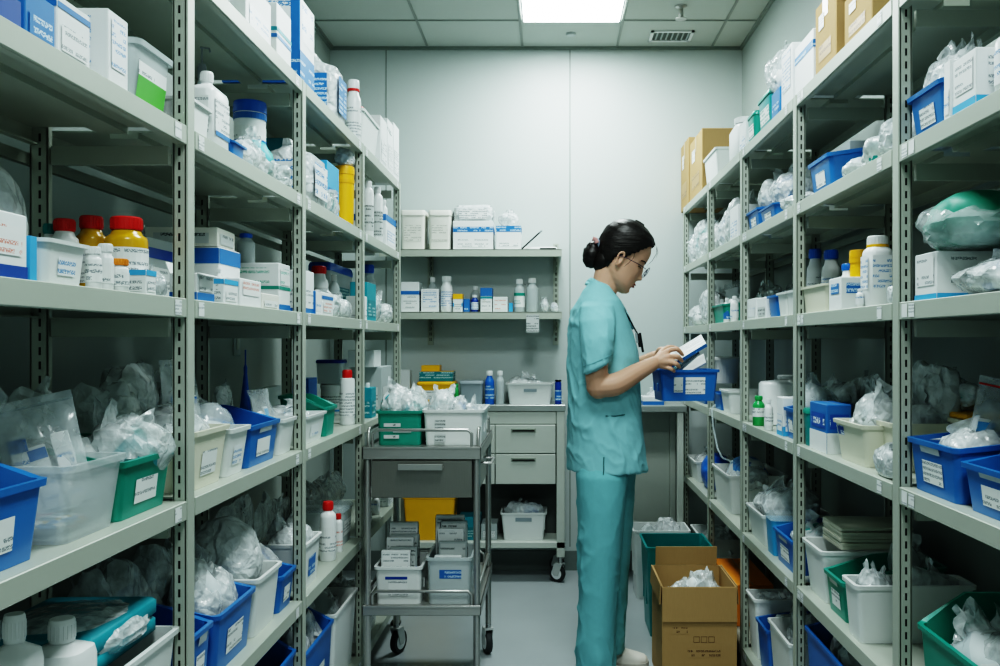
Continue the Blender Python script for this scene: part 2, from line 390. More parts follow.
def bucket(w, d, h, body='white_plastic', lid='white_plastic', stripe='blue_card', label='print', name='bucket', stripes=((.78, .86), (.42, .47), (.32, .36))):
    r = empty(name); R = w/2; b = MB(); b.lathe([(R*.86, 0), (R*.88, .003), (R*.97, h*.86)], body, 28); b.build('body', r, 50)
    b = MB(); b.lathe([(R*.96, h*.861), (R*1.02, h*.863), (R*1.02, h*.95), (R*.97, h*.99), (R*.8, h)], lid, 28); b.build('lid', r, 40)
    l = MB(); k = 28
    def q(z0, z1, m_, e, uv=True):
        for j in range(k):
            a0, a1 = 2*PI*j/k, 2*PI*(j+1)/k; r0 = R*(.88+.09*z0/.86)+e; r1 = R*(.88+.09*z1/.86)+e
            l.quad([(r0*math.cos(a0), r0*math.sin(a0), z0*h), (r0*math.cos(a1), r0*math.sin(a1), z0*h), (r1*math.cos(a1), r1*math.sin(a1), z1*h), (r1*math.cos(a0), r1*math.sin(a0), z1*h)], m_, [(R*a0, 0), (R*a1, 0), (R*a1, (z1-z0)*h), (R*a0, (z1-z0)*h)])
    q(.1, .7, label, .0008)
    for z0, z1 in stripes: q(z0, z1, stripe, .0016)
    l.build('label', r, 60); return r
ICO = {}
def ico(n):
    if n not in ICO:
        bm = bmesh.new(); bmesh.ops.create_icosphere(bm, subdivisions=n, radius=1)
        ICO[n] = ([v.co.copy() for v in bm.verts], [tuple(v.index for v in f.verts) for f in bm.faces]); bm.free()
    return ICO[n]
def blob(w, d, h, seed, style='lump', n=4, amp=.16, low=1., freq=2.6):
    vs, fs = ico(n); rnd = random.Random(seed); off = Vector((rnd.random()*50, rnd.random()*50, rnd.random()*50))
    dirs = []
    if style in ('spiky', 'film'):
        for _ in range(6):
            v = Vector((rnd.uniform(-1, 1), rnd.uniform(-1, 1), rnd.uniform(.0, 1.1))).normalized(); dirs.append((v, rnd.uniform(.12, .42), rnd.choice((5, 8, 12))))
    out = []
    for p in vs:
        d1 = noise.voronoi(p*freq+off)[0]; d2 = noise.voronoi(p*freq*2.1+off*1.7)[0]
        r = 1 + amp*1.1*(d1[1]-d1[0]-.3)*-1.2 + amp*.75*(d2[0]-.4) + amp*.6*noise.noise(p*1.3+off)
        for v, a, e in dirs:
            dd = p.dot(v)
            if dd > 0: r += a*dd**e
        q = p*r
        if style == 'tied':
            z = p.z
            if z > .1:
                t = (z-.1)/.9; k = 1-.86*min(1, t*1.25)**1.1
                if t > .8: k = .14+(t-.8)*1.9
                wob = 1+.25*math.sin(math.atan2(p.y, p.x)*5+seed); q = Vector((q.x*k*wob, q.y*k*wob, q.z*(1+t*.55)))
        sgn = Vector((abs(q.x)**.8*math.copysign(1, q.x), abs(q.y)**.8*math.copysign(1, q.y), q.z))
        out.append(sgn)
    z0 = min(v.z for v in out); zf = z0*.72
    for v in out:
        if v.z < zf: v.z = zf+(v.z-zf)*.12
    bb = [(min(v[i] for v in out), max(v[i] for v in out)) for i in range(3)]
    S = (w, d, h); res = []
    for v in out:
        q = [(v[i]-(bb[i][0]+bb[i][1])/2)/(bb[i][1]-bb[i][0])*S[i] for i in range(2)]; z = (v.z-bb[2][0])/(bb[2][1]-bb[2][0])
        if low < 1:
            t = min(1, max(0, (z-.25)/.4)); k = low+(1-low)*t*t*(3-2*t); q = [q[0]*k, q[1]*k]
        res.append((q[0], q[1], z*h))
    return res, fs
SEED = [0]
def wings(b, w, d, h, seed, mat):
    """loose ends of film sticking up out of a bag"""
    rnd = random.Random(seed*5+1)
    for k in range(rnd.choice((2, 3, 3))):
        a = rnd.uniform(0, 2*PI); cx, cy = rnd.uniform(-.2, .2)*w, rnd.uniform(-.2, .2)*d
        W_ = min(w, .16)*rnd.uniform(.45, .8); H_ = min(h, .12)*rnd.uniform(.45, .8); z0 = h*rnd.uniform(.45, .62); lx, ly = rnd.uniform(-.5, .5), rnd.uniform(-.5, .5)
        off = Vector((seed*1.7, k*9.1, 0)); n_ = 7; g = []
        ctop = rnd.uniform(-.4, .4)
        for j in range(n_+1):
            v = j/n_
            for i in range(n_+1):
                u = i/n_-.5; ww = W_*(1.0-.55*v) ; tip = 1-abs(u-ctop)*.9
                x = u*ww+ctop*W_*.35*v; y = .22*W_*noise.noise(Vector((u*4, v*3, 0))+off)+.12*W_*math.sin(u*9+seed)*v; z = v*H_*tip
                X_ = cx+x*math.cos(a)-y*math.sin(a)+lx*z*.6; Y_ = cy+x*math.sin(a)+y*math.cos(a)+ly*z*.6
                g.append((max(-w*.56, min(w*.56, X_)), max(-d*.56, min(d*.56, Y_)), min(h*1.0, z0+z)))
        b.raw(g, [(j*(n_+1)+i, j*(n_+1)+i+1, (j+1)*(n_+1)+i+1, (j+1)*(n_+1)+i) for j in range(n_) for i in range(n_)], mat)
def bag(w, d, h, mat='film', style='film', inner='mix_w', name='plastic_bag', low=1., amp=.19, n=4, fill=.8, freq=2.3):
    SEED[0] += 1; s = SEED[0]
    hb_ = h*(.84 if style == 'film' and h > .06 else 1); b = MB(); vs, fs = blob(w, d, hb_, s, style, n, amp, low, freq); b.raw(vs, fs, mat)
    if hb_ < h: wings(b, w, d, h, s, mat)
    if not inner: return b.build(name, None, 50 if style != 'film' else 38)
    r = empty(name); b.build('film', r, 38)
    c = MB(); vs, fs = blob(w*.84, d*.84, h*fill*.9, s+900, 'lump', 3, .16, low); c.raw([(x, y, z+.004) for x, y, z in vs], fs, inner); c.build('contents', r, 45)
    return r
def pouch(w, d, h, mat='pouch', inner='print_blue', name='zip_bag', strip='clear_plastic', items=3):
    """flat press-seal bag standing up, leaning back"""
    SEED[0] += 1; rnd = random.Random(SEED[0]); r = empty(name); b = MB(); nx, nz = 12, 14; off = Vector((SEED[0]*3.1, 0, 0)); T = min(.028, d*.45)
    lean = max(0, d-T*1.4)
    def P(i, k, s):
        u, v = i/nx, k/nz; bul = (math.sin(PI*u)**.5)*(math.sin(PI*min(1, v*1.08))**.6 if v < .92 else 0.05)
        y = lean*(v-.5)+s*T*.5*bul + .010*noise.noise(Vector((u*4, v*4, s))+off)*(1 if 0 < i < nx else .6) + .012*math.sin(u*3+SEED[0])*v
        return ((u-.5)*w*(1-.03*math.sin(PI*v)), y, v*h)
    for s in (-1, 1):
        g = [P(i, k, s) for k in range(nz+1) for i in range(nx+1)]
        fs = [(k*(nx+1)+i, k*(nx+1)+i+1, (k+1)*(nx+1)+i+1, (k+1)*(nx+1)+i) for k in range(nz) for i in range(nx)]
        b.raw(g, fs if s < 0 else [f[::-1] for f in fs], mat)
    b.build('film', r, 60)
    z = MB(); q0, q1 = P(0, nz-1, -1), P(nx, nz-1, -1); z.tube([(q0[0], q0[1]-.001, q0[2]), ((q0[0]+q1[0])/2, P(nx//2, nz-1, -1)[1]-.001, q0[2]), (q1[0], q1[1]-.001, q1[2])], .0018, strip, 6); z.build('zip_strip', r, 60)
    for k in range(items):
        c = MB(); cw = w*.8/max(1, items); x = (-.4+.8*(k+.5)/items)*w; ch = h*rnd.uniform(.5, .72)
        c.box(-cw*.42, cw*.42, -.003, .003, 0, ch, 'white_card', .0012); c.text((-cw*.36, -.0036, ch*.1), (1, 0, 0), (0, 0, 1), cw*.72, ch*.6, inner)
        c.quad([(-cw*.42, -.0037, ch*.78), (cw*.42, -.0037, ch*.78), (cw*.42, -.0037, ch*.95), (-cw*.42, -.0037, ch*.95)], rnd.choice(('blue_card', 'sky_card', 'white_card')))
        o = c.build('packet', r, 0); o.location = (x, -lean*.45, .006); o.rotation_euler = (-math.atan2(lean, h), rnd.uniform(-.12, .12), 0)
    return r
def flatpack(w, d, h, mat='teal_cloth', cover='film_thin', layers=3, name='cloth_pack'):
    """stack of folded textile in a thin bag"""
    SEED[0] += 1; r = empty(name); lh = h*.92/layers
    for k in range(layers):
        b = MB(); j = random.Random(SEED[0]*9+k); ww, dd = w*(.93-.05*j.random()), d*(.93-.05*j.random())
        rings = []
        for t, s_ in ((0, .96), (.15, 1), (.85, 1), (1, .96)):
            rings.append([(x, y, k*lh+t*lh+.006*noise.noise(Vector((x*18, y*18, k+SEED[0])))) for x, y, _ in rr(ww*s_, dd*s_, lh*.5, 0, 4)])
        b.loft(rings, mat); b.build('folded_cloth', r, 50)
    if cover:
        b = MB(); vs, fs = blob(w*1.06, d*1.06, h*1.12, SEED[0]+333, 'lump', 4, .1); b.raw(vs, fs, cover); b.build('film', r, 40)
    return r
def softpack(w, d, h, text='print_big', foot=None, mat='film_milky', name='plastic_bag'):
    """shrink-wrapped block: softened box with crimped top and print on its sides"""
    SEED[0] += 1; r = empty(name); b = MB(); off = Vector((SEED[0]*2.3, 0, 0)); rings = []
    for t, k in ((0, .93), (.03, .99), (.3, 1), (.6, 1), (.78, .97), (.86, .88), (.9, .8), (1, .9)):
        rings.append([(x*k+.006*noise.noise(Vector((x*30, y*30, t*6))+off), y*(k if t < .8 else k*(1.1-t)*1.6)+.006*noise.noise(Vector((y*30, x*30, t*6+9))+off), t*h+(.008*noise.noise(Vector((x*40, y*40, 3))+off) if t > .8 else 0)) for x, y, _ in rr(w, d, min(w, d)*.16, 0, 5)])
    b.loft(rings, 'white_card' if mat == 'white' else mat); b.build('film', r, 60)
    q = MB(); e = .0075; z0, z1 = h*.12, h*.66
    for p0, ux, L in (((-w*.36, -d/2-e, z0), (1, 0, 0), w*.72), ((-w/2-e, d*.36, z0), (0, -1, 0), d*.72), ((w/2+e, -d*.36, z0), (0, 1, 0), d*.72)):
        q.text(p0, ux, (0, 0, 1), L, z1-z0, foot or text)
    q.build('label', r, 0)
    c = MB(); c.loft([rr(w*.9, d*.9, .006, .004), rr(w*.9, d*.9, .006, h*.72)], 'white_card'); c.build('contents', r, 30)
    return r
def spray(w, d, h, body='blue_plastic', cap='blue_plastic', name='spray_bottle'):
    r = empty(name); R = w/2; b = MB(); b.lathe([(R, 0), (R, h*.3), (R*.75, h*.42), (R*.25, h*.75)], body); b.build('body', r, 50)
    b = MB(); b.lathe([(R*.28, h*.74), (R*.3, h*.8), (R*.12, h*.84), (R*.12, h)], cap, 12); b.build('nozzle', r, 50); return r
def pump(w, d, h, name='pump_bottle'):
    r = bottle(w, d, h*.82, 'frosted', 'grey_plastic', 'print', neck=.4, name=name)
    b = MB(); b.tube([(0, 0, h*.8), (0, 0, h*.96)], w*.07, 'grey_plastic'); b.tube([(0, .004, h*.96), (0, -w*.45, h*.95), (0, -w*.5, h*.92)], w*.07, 'grey_plastic'); b.build('pump', r, 60); return r

# ---------------------------------------------------------------- placing stock on the racks
ZS = {1: 1.838, 2: 1.547, 3: 1.25, 4: .902, 5: .523, 6: .127}
XF = {'L': .625, 'R': .66}
YL = [.81, 1.548, 2.27, 3.0, 3.73]; YR = [1.02, 1.70, 2.41, 3.09, 3.74, 4.43]
ORD = {1: 'top', 2: 'second', 3: 'third', 4: 'fourth', 5: 'fifth', 6: 'bottom'}
BAYS = ['nearest', 'second', 'third', 'fourth', 'farthest']
GROUPS = {'storage_bin': ('bin', 'open front storage bins'), 'storage_tub': ('tub', 'storage tubs'), 'lidded_tub': ('tub', 'lidded tubs'), 'carton': ('box', 'printed cartons'), 'cardboard_box': ('box', 'brown cardboard boxes'),
          'bottle': ('bottle', 'plastic bottles'), 'jar': ('jar', 'plastic jars'), 'jug': ('bottle', 'plastic jugs'), 'plastic_bag': ('bag', 'plastic bags of supplies'), 'zip_bag': ('bag', 'press seal bags'), 'bucket': ('bucket', 'round buckets'),
          'cloth_pack': ('cloth', 'folded cloth packs'), 'canister': ('canister', 'plastic canisters'), 'spray_bottle': ('bottle', 'plastic bottles'), 'pump_bottle': ('bottle', 'plastic bottles'), 'cup': ('cup', None), 'tray': ('tray', None)}
SEEN = {}
def settag(o, label, base=None):
    if len(label.split()) > 16: label = ','.join(label.split(',')[:-1])
    base = base or o.name.split('.')[0]; cat, grp = GROUPS[base]; tag(o, label, cat, grp)
    SEEN.setdefault(label, []).append(o.name); return o
class Rec: pass
def add(fn, side, shelf, x0, x1, yt, look, inset=.014, dep=None, dz=0, yaw=0, where=None, wk=1, free=False, **kw):
    X = XF[side]+inset
    if side == 'L': ya, yb = FP*X/(VX-x0), FP*X/(VX-x1); ynear = ya
    else: ya, yb = FP*X/(x1-VX), FP*X/(x0-VX); ynear = ya
    Yc = (ya+yb)/2; ys = YL if side == 'L' else YR; kb = max(0, min(len(ys)-2, sum(1 for y in ys if y < Yc)-1))
    round_ = fn in (bottle, jar, bucket, pump, spray) or (fn is jug and not dep)
    if round_:
        D = .06
        for _ in range(12): Yc = FP*(X+D/2)/abs((x0+x1)/2-VX); D = min(abs(x1-x0)*Yc/FP*1.14, .25-inset)
        ya = ynear = Yc-D/2*.3; dep = D; lo_, hi_ = Yc-D/2, Yc+D/2
    else: lo_, hi_ = min(ya, yb), max(ya, yb)
    if shelf > 1:
        kb = max(0, min(len(ys)-2, sum(1 for y in ys if y < Yc)-1))
        l2, h2 = ys[kb]+.039, ys[kb+1]-.003
        if round_:
            if lo_ < l2: lo_, hi_ = l2, l2+dep
            if hi_ > h2: lo_, hi_ = h2-dep, h2
        elif not free: lo_, hi_ = max(lo_, l2), min(hi_, h2)
    ya, yb = lo_, hi_
    w = abs(yb-ya)*wk; h = CZ+(VY-yt)*ynear/FP-ZS[shelf]-dz
    if h < .012: print('LOW', look, h); h = .02
    dep = dep or min(w, .24-inset); dep = min(dep, .262-inset)
    o = fn(w, dep, h, **kw); sx = -1 if side == 'L' else 1
    o.location = (sx*(X+dep/2), (ya+yb)/2, ZS[shelf]+dz+.0005); o.rotation_euler = (0, 0, (PI/2 if side == 'L' else -PI/2)+yaw)
    Y = (ya+yb)/2; ys = YL if side == 'L' else YR; k = max(0, min(len(ys)-2, sum(1 for y in ys if y < Y)-1))
    if side == 'L': nm = ['nearest', 'second', 'third', 'farthest'][k]
    else: nm = BAYS[k]
    loc = f"{'left' if side == 'L' else 'right'} rack, {ORD[shelf]} shelf, {nm} bay"
    settag(o, f"{look}, {where or loc}")
    r = Rec(); r.o = o; r.w = w; r.d = dep; r.h = h; r.loc = loc; r.top = ZS[shelf]+dz+h; return r
def addB(fn, z, yf, x0, x1, yt, look, dep, where='', rz=0, **kw):
    """stock facing the camera: front plane at depth yf, standing at height z"""
    xa, xb = (x0-VX)*yf/FP, (x1-VX)*yf/FP; w = xb-xa; h = CZ+(VY-yt)*yf/FP-z
    if h < .01: print('LOW', look, h); h = .015
    o = fn(w, dep, h, **kw); o.location = ((xa+xb)/2, yf+dep/2, z+.0005); o.rotation_euler = (0, 0, rz)
    settag(o, look+where); r = Rec(); r.o = o; r.w = w; r.d = dep; r.h = h; r.loc = where.strip(', '); return r
def inside(rec, f0, f1, extra, look, fn=bag, yfrac=(.06, .94), where=None, low=.8, z=.006, dk=.82, **kw):
    """something standing in a bin or tub, from its floor to `extra` metres above its rim"""
    k_ = 1.04 if fn is bag and extra > 0 else .84
    w = (f1-f0)*rec.w*k_; d = (yfrac[1]-yfrac[0])*rec.d*(dk*1.16 if fn is bag and extra > 0 else dk); h = rec.h+extra*(1.45 if fn is bag else 1)-z
    if fn is bag: kw['low'] = low*.92
    o = fn(w, d, h, **kw)
    lx = ((f0+f1)/2-.5)*rec.w*.84; ly = ((yfrac[0]+yfrac[1])/2-.5)*rec.d*.84
    a = rec.o.rotation_euler.z; L = rec.o.location
    o.location = (L.x+lx*math.cos(a)-ly*math.sin(a), L.y+lx*math.sin(a)+ly*math.cos(a), L.z+z); o.rotation_euler = (0, 0, a)
    settag(o, f"{look}, {where or rec.loc}"); return o
# ---------------------------------------------------------------- the room
XL, XR, YB, YF, ZC = -1.134, .99, 4.64, -1.3, 2.695
def slab(name, x0, x1, y0, y1, z0, z1, mat): b = MB(); b.box(x0, x1, y0, y1, z0, z1, mat); return struct(b.build(name, None, 0))
slab('floor', XL-.1, XR+.1, YF-.1, YB+.1, -.1, 0, 'floor')
slab('wall_left', XL-.1, XL, YF, YB, 0, ZC, 'wall_shaded'); slab('wall_right', XR, XR+.1, YF, YB, 0, ZC, 'wall_shaded')
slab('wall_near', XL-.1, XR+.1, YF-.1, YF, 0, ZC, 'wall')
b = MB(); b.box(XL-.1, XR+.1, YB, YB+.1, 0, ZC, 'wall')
for x in (-.845, .103): b.quad([(x-.003, YB-.001, .12), (x+.003, YB-.001, .12), (x+.003, YB-.001, ZC), (x-.003, YB-.001, ZC)], 'seam')
struct(b.build('wall_back', None, 0))
slab('baseboard_back', XL, XR, YB-.012, YB, 0, .1, 'skirting'); slab('baseboard_left', XL, XL+.012, YF, YB, 0, .1, 'skirting'); slab('baseboard_right', XR-.012, XR, YF, YB, 0, .1, 'skirting')
slab('trim_1', XL, XR, YB-.014, YB, ZC-.016, ZC, 'seam'); slab('trim_2', XR-.014, XR, YF, YB-.014, ZC-.016, ZC, 'seam'); slab('trim_3', XL, XL+.014, YF, YB-.014, ZC-.016, ZC, 'seam')
slab('ceiling', XL-.1, XR+.1, YF-.1, YB+.1, ZC, ZC+.1, 'ceiling')
GX = [-.63+.4875*k for k in range(-1, 4)]; GY = [4.25-.4875*k for k in range(0, 12)]
b = MB()
for x in GX: b.box(x-.006, x+.006, YF, YB, ZC-.004, ZC-.0005, 'grid')
for y in GY: b.box(XL, XR, y-.006, y+.006, ZC-.0042, ZC-.0006, 'grid')
o = struct(b.build('trim_ceiling_grid', None, 0)); o.name = 'trim_4'
def panel(ix, iy, label):
    x0, x1 = GX[ix]+.012, GX[ix+1]-.012; y1, y0 = GY[iy]-.012, GY[iy+1]+.012
    r = empty('ceiling_light', ((x0+x1)/2, (y0+y1)/2, ZC-.012)); w, d = (x1-x0)/2, (y1-y0)/2
    b = MB()
    for a in ((-w, w, -d, -d+.008), (-w, w, d-.008, d), (-w, -w+.008, -d, d), (w-.008, w, -d, d)): b.box(*a, -.004, .0065, 'white_plastic')
    b.build('frame', r, 0)
    b = MB(); b.quad([(-w+.008, -d+.008, 0), (-w+.008, d-.008, 0), (w-.008, d-.008, 0), (w-.008, -d+.008, 0)], 'diffuser'); b.build('diffuser', r, 0)
    tag(r, label, 'ceiling light', 'ceiling light panels'); return r
panel(2, 0, 'glowing square white light panel in the ceiling near the back wall')
panel(2, 4, 'square white light panel in the ceiling, second from the back wall')
panel(2, 8, 'square white light panel in the ceiling, farthest from the back wall')
# vent, sprinkler, detector
def ceil_at(px, py): Y = FP*(ZC-CZ)/(VY-py); return (px-VX)*Y/FP, Y
x, y = ceil_at(671, 35.5); r = empty('ceiling_vent', (x, y, ZC-.001)); w, d = .105, .075
b = MB()
for a in ((-w, w, -d, -d+.014), (-w, w, d-.014, d), (-w, -w+.014, -d, d), (w-.014, w, -d, d)): b.box(*a, -.007, 0, 'white_card')
b.build('frame', r, 0); b = MB(); b.quad([(-w, -d, -.0006), (-w, d, -.0006), (w, d, -.0006), (w, -d, -.0006)], 'cab_dark'); b.build('backing', r, 0)
for k in range(7):
    b = MB(); xx = -w+.028+k*.0255; b.quad([(xx, -d+.014, -.007), (xx, d-.014, -.007), (xx+.011, d-.014, -.001), (xx+.011, -d+.014, -.001)], 'grey_card'); b.build('slat', r, 0)
tag(r, 'small square slatted air vent in the ceiling by the back wall', 'vent')
x, y = ceil_at(681, 6); r = empty('sprinkler_head', (x, y, ZC)); b = MB(); b.lathe([(.006, -.05), (.011, -.045), (.011, -.012), (.026, -.006), (.028, -.0005)], 'steel'); b.build('body', r)
b = MB(); b.lathe([(.002, -.062), (.026, -.06), (.026, -.057), (.004, -.05)], 'steel', 16); b.build('deflector', r); tag(r, 'small metal fire sprinkler hanging from the ceiling tile', 'sprinkler')
x, y = ceil_at(571, 33.5); b = MB(); b.lathe([(.018, -.012), (.024, -.008), (.026, -.0005)], 'grey_card'); o = b.build('smoke_detector'); o.location = (x, y, ZC); tag(o, 'small round detector disc on the ceiling tile behind the light panel', 'detector')

# ---------------------------------------------------------------- steel racks
def rack(side, label):
    X = XF[side]; sx = -1 if side == 'L' else 1; ys = YL if side == 'L' else YR; D = .27; top = 1.838
    r = empty('shelving_rack', (sx*(X+D/2), ys[0], 0)); ox, oy = r.location.x, r.location.y
    def bx(b, u0, u1, y0, y1, z0, z1, m, c=0):
        a, q = sorted((sx*u0-ox, sx*u1-ox)); b.box(a, q, y0-oy, y1-oy, z0, z1, m, c)
    ends = ys
    for i, y in enumerate(ends):
        for rear in (0, 1):
            b = MB()
            if not rear:
                bx(b, X, X+.004, y, y+.035, 0, top+.0, 'rack', .001); bx(b, X-.002, X, y, y+.013, 0, top, 'rack', .0008); bx(b, X, X+.024, y, y+.003, 0, top, 'rack', .0008); bx(b, X+.021, X+.024, y, y+.012, 0, top, 'rack')
                u0 = X+.0125
            else:
                bx(b, X+D-.004, X+D, y, y+.035, 0, top, 'rack', .001); bx(b, X+D-.032, X+D, y, y+.003, 0, top, 'rack', .0008); bx(b, X+D-.032, X+D-.029, y, y+.012, 0, top, 'rack'); u0 = X+D-.0175
            z = .05
            while z < top-.02:
                bx(b, u0-.0018, u0+.0018, y-.0006, y+.0004, z, z+.0135, 'slot'); z += .0245
            bx(b, X-.002 if not rear else X+D-.034, X+.036 if not rear else X+D, y-.001, y+.037, 0, .012, 'black_plastic')
            b.build('upright', r, 0)
    for k, z in ZS.items():
        for i, y in enumerate(ends):
            b = MB(); bx(b, X+.034, X+D-.034, y+.004, y+.016, z-.066, z-.034, 'rack'); b.build('side_rail', r, 0)
    for i in range(len(ends)-1):
        y0, y1 = ends[i]+.037, ends[i+1]-.001
        for k, z in ZS.items():
            b = MB(); bx(b, X+.002, X+D-.002, y0, y1, z-.003, z, 'rack'); bx(b, X-.001, X+.004, y0, y1, z-.033, z-.0002, 'rack', .0012); bx(b, X+.004, X+.016, y0, y1, z-.033, z-.030, 'rack')
            bx(b, X+D-.005, X+D-.002, y0, y1, z-.033, z-.003, 'rack'); bx(b, X+D-.016, X+D-.005, y0, y1, z-.033, z-.030, 'rack'); bx(b, X+.1, X+.15, y0, y1, z-.014, z-.003, 'rack')
            o = b.build('shelf', r, 0)
            spots = []
            if side == 'L': spots = [y1-.05] if i == 0 else ([y0+.012, y1-.05] if k in (2, 3) else [y0+.014, y1-.06][(k+i) % 2:][:2])
            else: spots = [y1-.04, y1-.072] if i == 0 else ([y0+.05] + ([y1-.04] if (k+i) % 2 else [y1-.04, y1-.07]) if i < 3 else [y1-.05])
            if k == 1 and i == 0: spots = []
            for s in spots:
                t = MB(); w = .026; e = X-.0018
                pts = [(sx*e-ox, s-oy, z-.029), (sx*e-ox, s+w-oy, z-.029), (sx*e-ox, s+w-oy, z-.004), (sx*e-ox, s-oy, z-.004)]
                if sx > 0: pts = [pts[1], pts[0], pts[3], pts[2]]
                t.quad(pts, 'print_small', [(0, 0), (w, 0), (w, .025), (0, .025)]); t.build('shelf_tag', o, 0)
    for z in (1.5, .45):                                    # bracing at the back
        b = MB(); bx(b, X+D, X+D+.012, ends[0], ends[-1]+.035, z-.02, z+.0, 'rack_dark'); b.build('back_brace', r, 0)
    return tag(r, label, 'shelving rack', 'steel shelving racks')
rack('L', 'grey slotted steel shelving rack of six shelves along the left wall')
rack('R', 'grey slotted steel shelving rack of six shelves along the right wall')

# switch plate on the left wall, seen through the rack
b = MB(); b.box(0, .006, -.032, .032, -.05, .05, 'grey_card', .002); b.box(.006, .009, -.014, .014, -.028, .028, 'cabinet', .001); o = b.build('wall_switch'); o.location = (XL, (1.134*FP/(VX-236)), CZ); tag(o, 'grey switch plate on left wall seen through the rack', 'switch')

# ---------------------------------------------------------------- wall shelves at the back
YS = 4.37; SA, SB = 1.626, 1.322
XS0, XS1 = -.83, .058
for nm, z, lab in (('a', SA, 'upper grey metal wall shelf on the back wall under lidded tubs'), ('b', SB, 'lower grey metal wall shelf on the back wall carrying bottles and cartons')):
    r = empty('wall_shelf', ((XS0+XS1)/2, YB, z)); ox, oy = r.location.x, r.location.y; b = MB()
    b.box(XS0-ox, XS1-ox, YS-oy, -.002, -.004, 0, 'rack'); b.box(XS0-ox, XS1-ox, YS-oy, YS+.004-oy, -.036, -.0002, 'rack', .001); b.build('board', r, 0)
    for x in (-.615, .03):
        b = MB(); b.box(x-.004-ox, x+.004-ox, YS+.02-oy, -.012, -.03, -.004, 'rack_dark'); b.box(x-.004-ox, x+.004-ox, -.04, -.012, -.09, -.004, 'rack_dark'); b.build('bracket', r, 0)
    tag(r, lab, 'shelf', 'wall shelves on the back wall')
for x, lab in ((-.615, 'slotted wall rail carrying the back shelves, next to the left rack'), (.03, 'slotted wall rail carrying the back shelves, next to the woman')):
    b = MB(); b.box(-.014, .014, -.012, 0, 0, .52, 'rack')
    z = .02
    while z < .5: b.box(-.004, -.001, -.0128, -.0118, z, z+.016, 'slot'); b.box(.003, .006, -.0128, -.0118, z, z+.016, 'slot'); z += .028
    o = b.build('wall_rail', None, 0); o.location = (x, YB, 1.16); tag(o, lab, 'rail', 'slotted wall rails')
b = MB(); b.text((-.03, 0, 0), (1, 0, 0), (0, 0, 1), .062, .086, 'print_grey'); o = b.build('shelf_card', None, 0); o.location = (-.085, YS-.0015, SB-.1); tag(o, 'small pale card hanging from the lower back wall shelf', 'card')
b = MB(); b.text((-.038, 0, 0), (1, 0, 0), (0, 0, 1), .076, .05, 'print_grey'); o = b.build('wall_notice', None, 0); o.location = (-.14, YB-.002, 1.44); tag(o, 'faint grey notice on back wall between the two wall shelves', 'notice')

# ---------------------------------------------------------------- drawer cabinet on casters at the back
CY = 4.385; CT = .868
r = empty('drawer_cabinet', (-.35, CY, 0)); ox, oy = -.35, CY
def cb(nm, boxes, par=r, c=.002):
    b = MB()
    for q in boxes: b.box(q[0]-ox, q[1]-ox, q[2]-oy, q[3]-oy, q[4], q[5], q[6], c)
    return b.build(nm, par, 0)
X0, X1 = -.78, .072
cb('worktop', [(X0, X1+.004, CY-.006, YB-.02, CT-.03, CT, 'counter')])
cb('frame', [(X0+.01, X1-.045, CY+.012, YB-.04, CT-.29, CT-.03, 'cabinet'), (X0+.01, X1, YB-.045, YB-.03, .15, CT-.03, 'cab_dark')])
for x in (X0+.005, X1-.04): 
    cb('leg', [(x, x+.04, CY, CY+.035, .125, CT-.03, 'cabinet')]); cb('leg', [(x, x+.04, YB-.075, YB-.046, .125, CT-.03, 'cabinet')])
cb('apron', [(X0+.047, X1-.042, CY+.002, CY+.012, CT-.093, CT-.032, 'cabinet')])
for x0, x1 in ((-.265, X1-.045), (-.73, -.27)):
    for z0, z1 in ((CT-.235, CT-.097), (CT-.385, CT-.24)):
        dr = cb('drawer', [(x0, x1, CY-.004, CY+.011, z0, z1, 'cabinet'), (x0+.01, x1-.01, CY+.0115, YB-.08, z0+.01, z1-.01, 'cab_dark')])
        xm = (x0+x1)/2-.01
        b = MB(); b.box(xm-.06-ox, xm+.06-ox, CY-.009-oy, CY-.0045-oy, z1-.034, z1-.016, 'rack_dark', .001); b.box(xm-.054-ox, xm+.054-ox, CY-.0095-oy, CY-.0088-oy, z1-.031, z1-.024, 'slot'); b.build('handle', dr, 0)
cb('bottom_shelf', [(X0+.01, X1, CY, YB-.03, .17, .2, 'cabinet')])
def caster(parent, x, y, ht, ang=0, rad=.042):
    b = MB(); ca, sa = math.cos(ang), math.sin(ang)
    def w(p): return (x+p[0]*ca-p[1]*sa, y+p[0]*sa+p[1]*ca, p[2])
    q = MB(); n = 20; cx = .018
    prof = [(rad*.55, -.011), (rad*.95, -.011), (rad, -.006), (rad, .006), (rad*.95, .011), (rad*.55, .011)]
    q.loft([[w((cx+rr_*math.cos(2*PI*j/n), yy, rad+rr_*math.sin(2*PI*j/n))) for j in range(n)] for rr_, yy in prof], 'rubber')
    q.loft([[w((cx+rad*.66*math.cos(2*PI*j/n), yy, rad+rad*.66*math.sin(2*PI*j/n))) for j in range(n)] for yy in (-.0125, .0125)], 'white_plastic')
    fk = MB()
    for s in (-1, 1):
        pts = [(-.016, s*.016, rad*2.15), (.03, s*.016, rad*2.15), (.042, s*.016, rad*1.1), (.03, s*.016, rad*.75), (.008, s*.016, rad*.75)]
        a = [w(p) for p in pts]; c_ = [w((p[0], p[1]-s*.003, p[2])) for p in pts]; fk.loft([a, c_], 'fork')
    fk.loft([[w(p) for p in ((-.014, -.017, z), (.022, -.017, z), (.022, .017, z), (-.014, .017, z))] for z in (rad*2.1, rad*2.25)], 'fork')
    fk.lathe([(.011, rad*2.2), (.011, ht)], 'chrome', 12, x, y)
    o = fk.build('caster', parent, 40); q.build('wheel', o, 40); return o
for x, a in ((X1-.02, 2.6), (X0+.025, .4)):
    caster(r, x-ox, .018, .13, a); caster(r, x-ox, YB-.06-oy, .13, a)
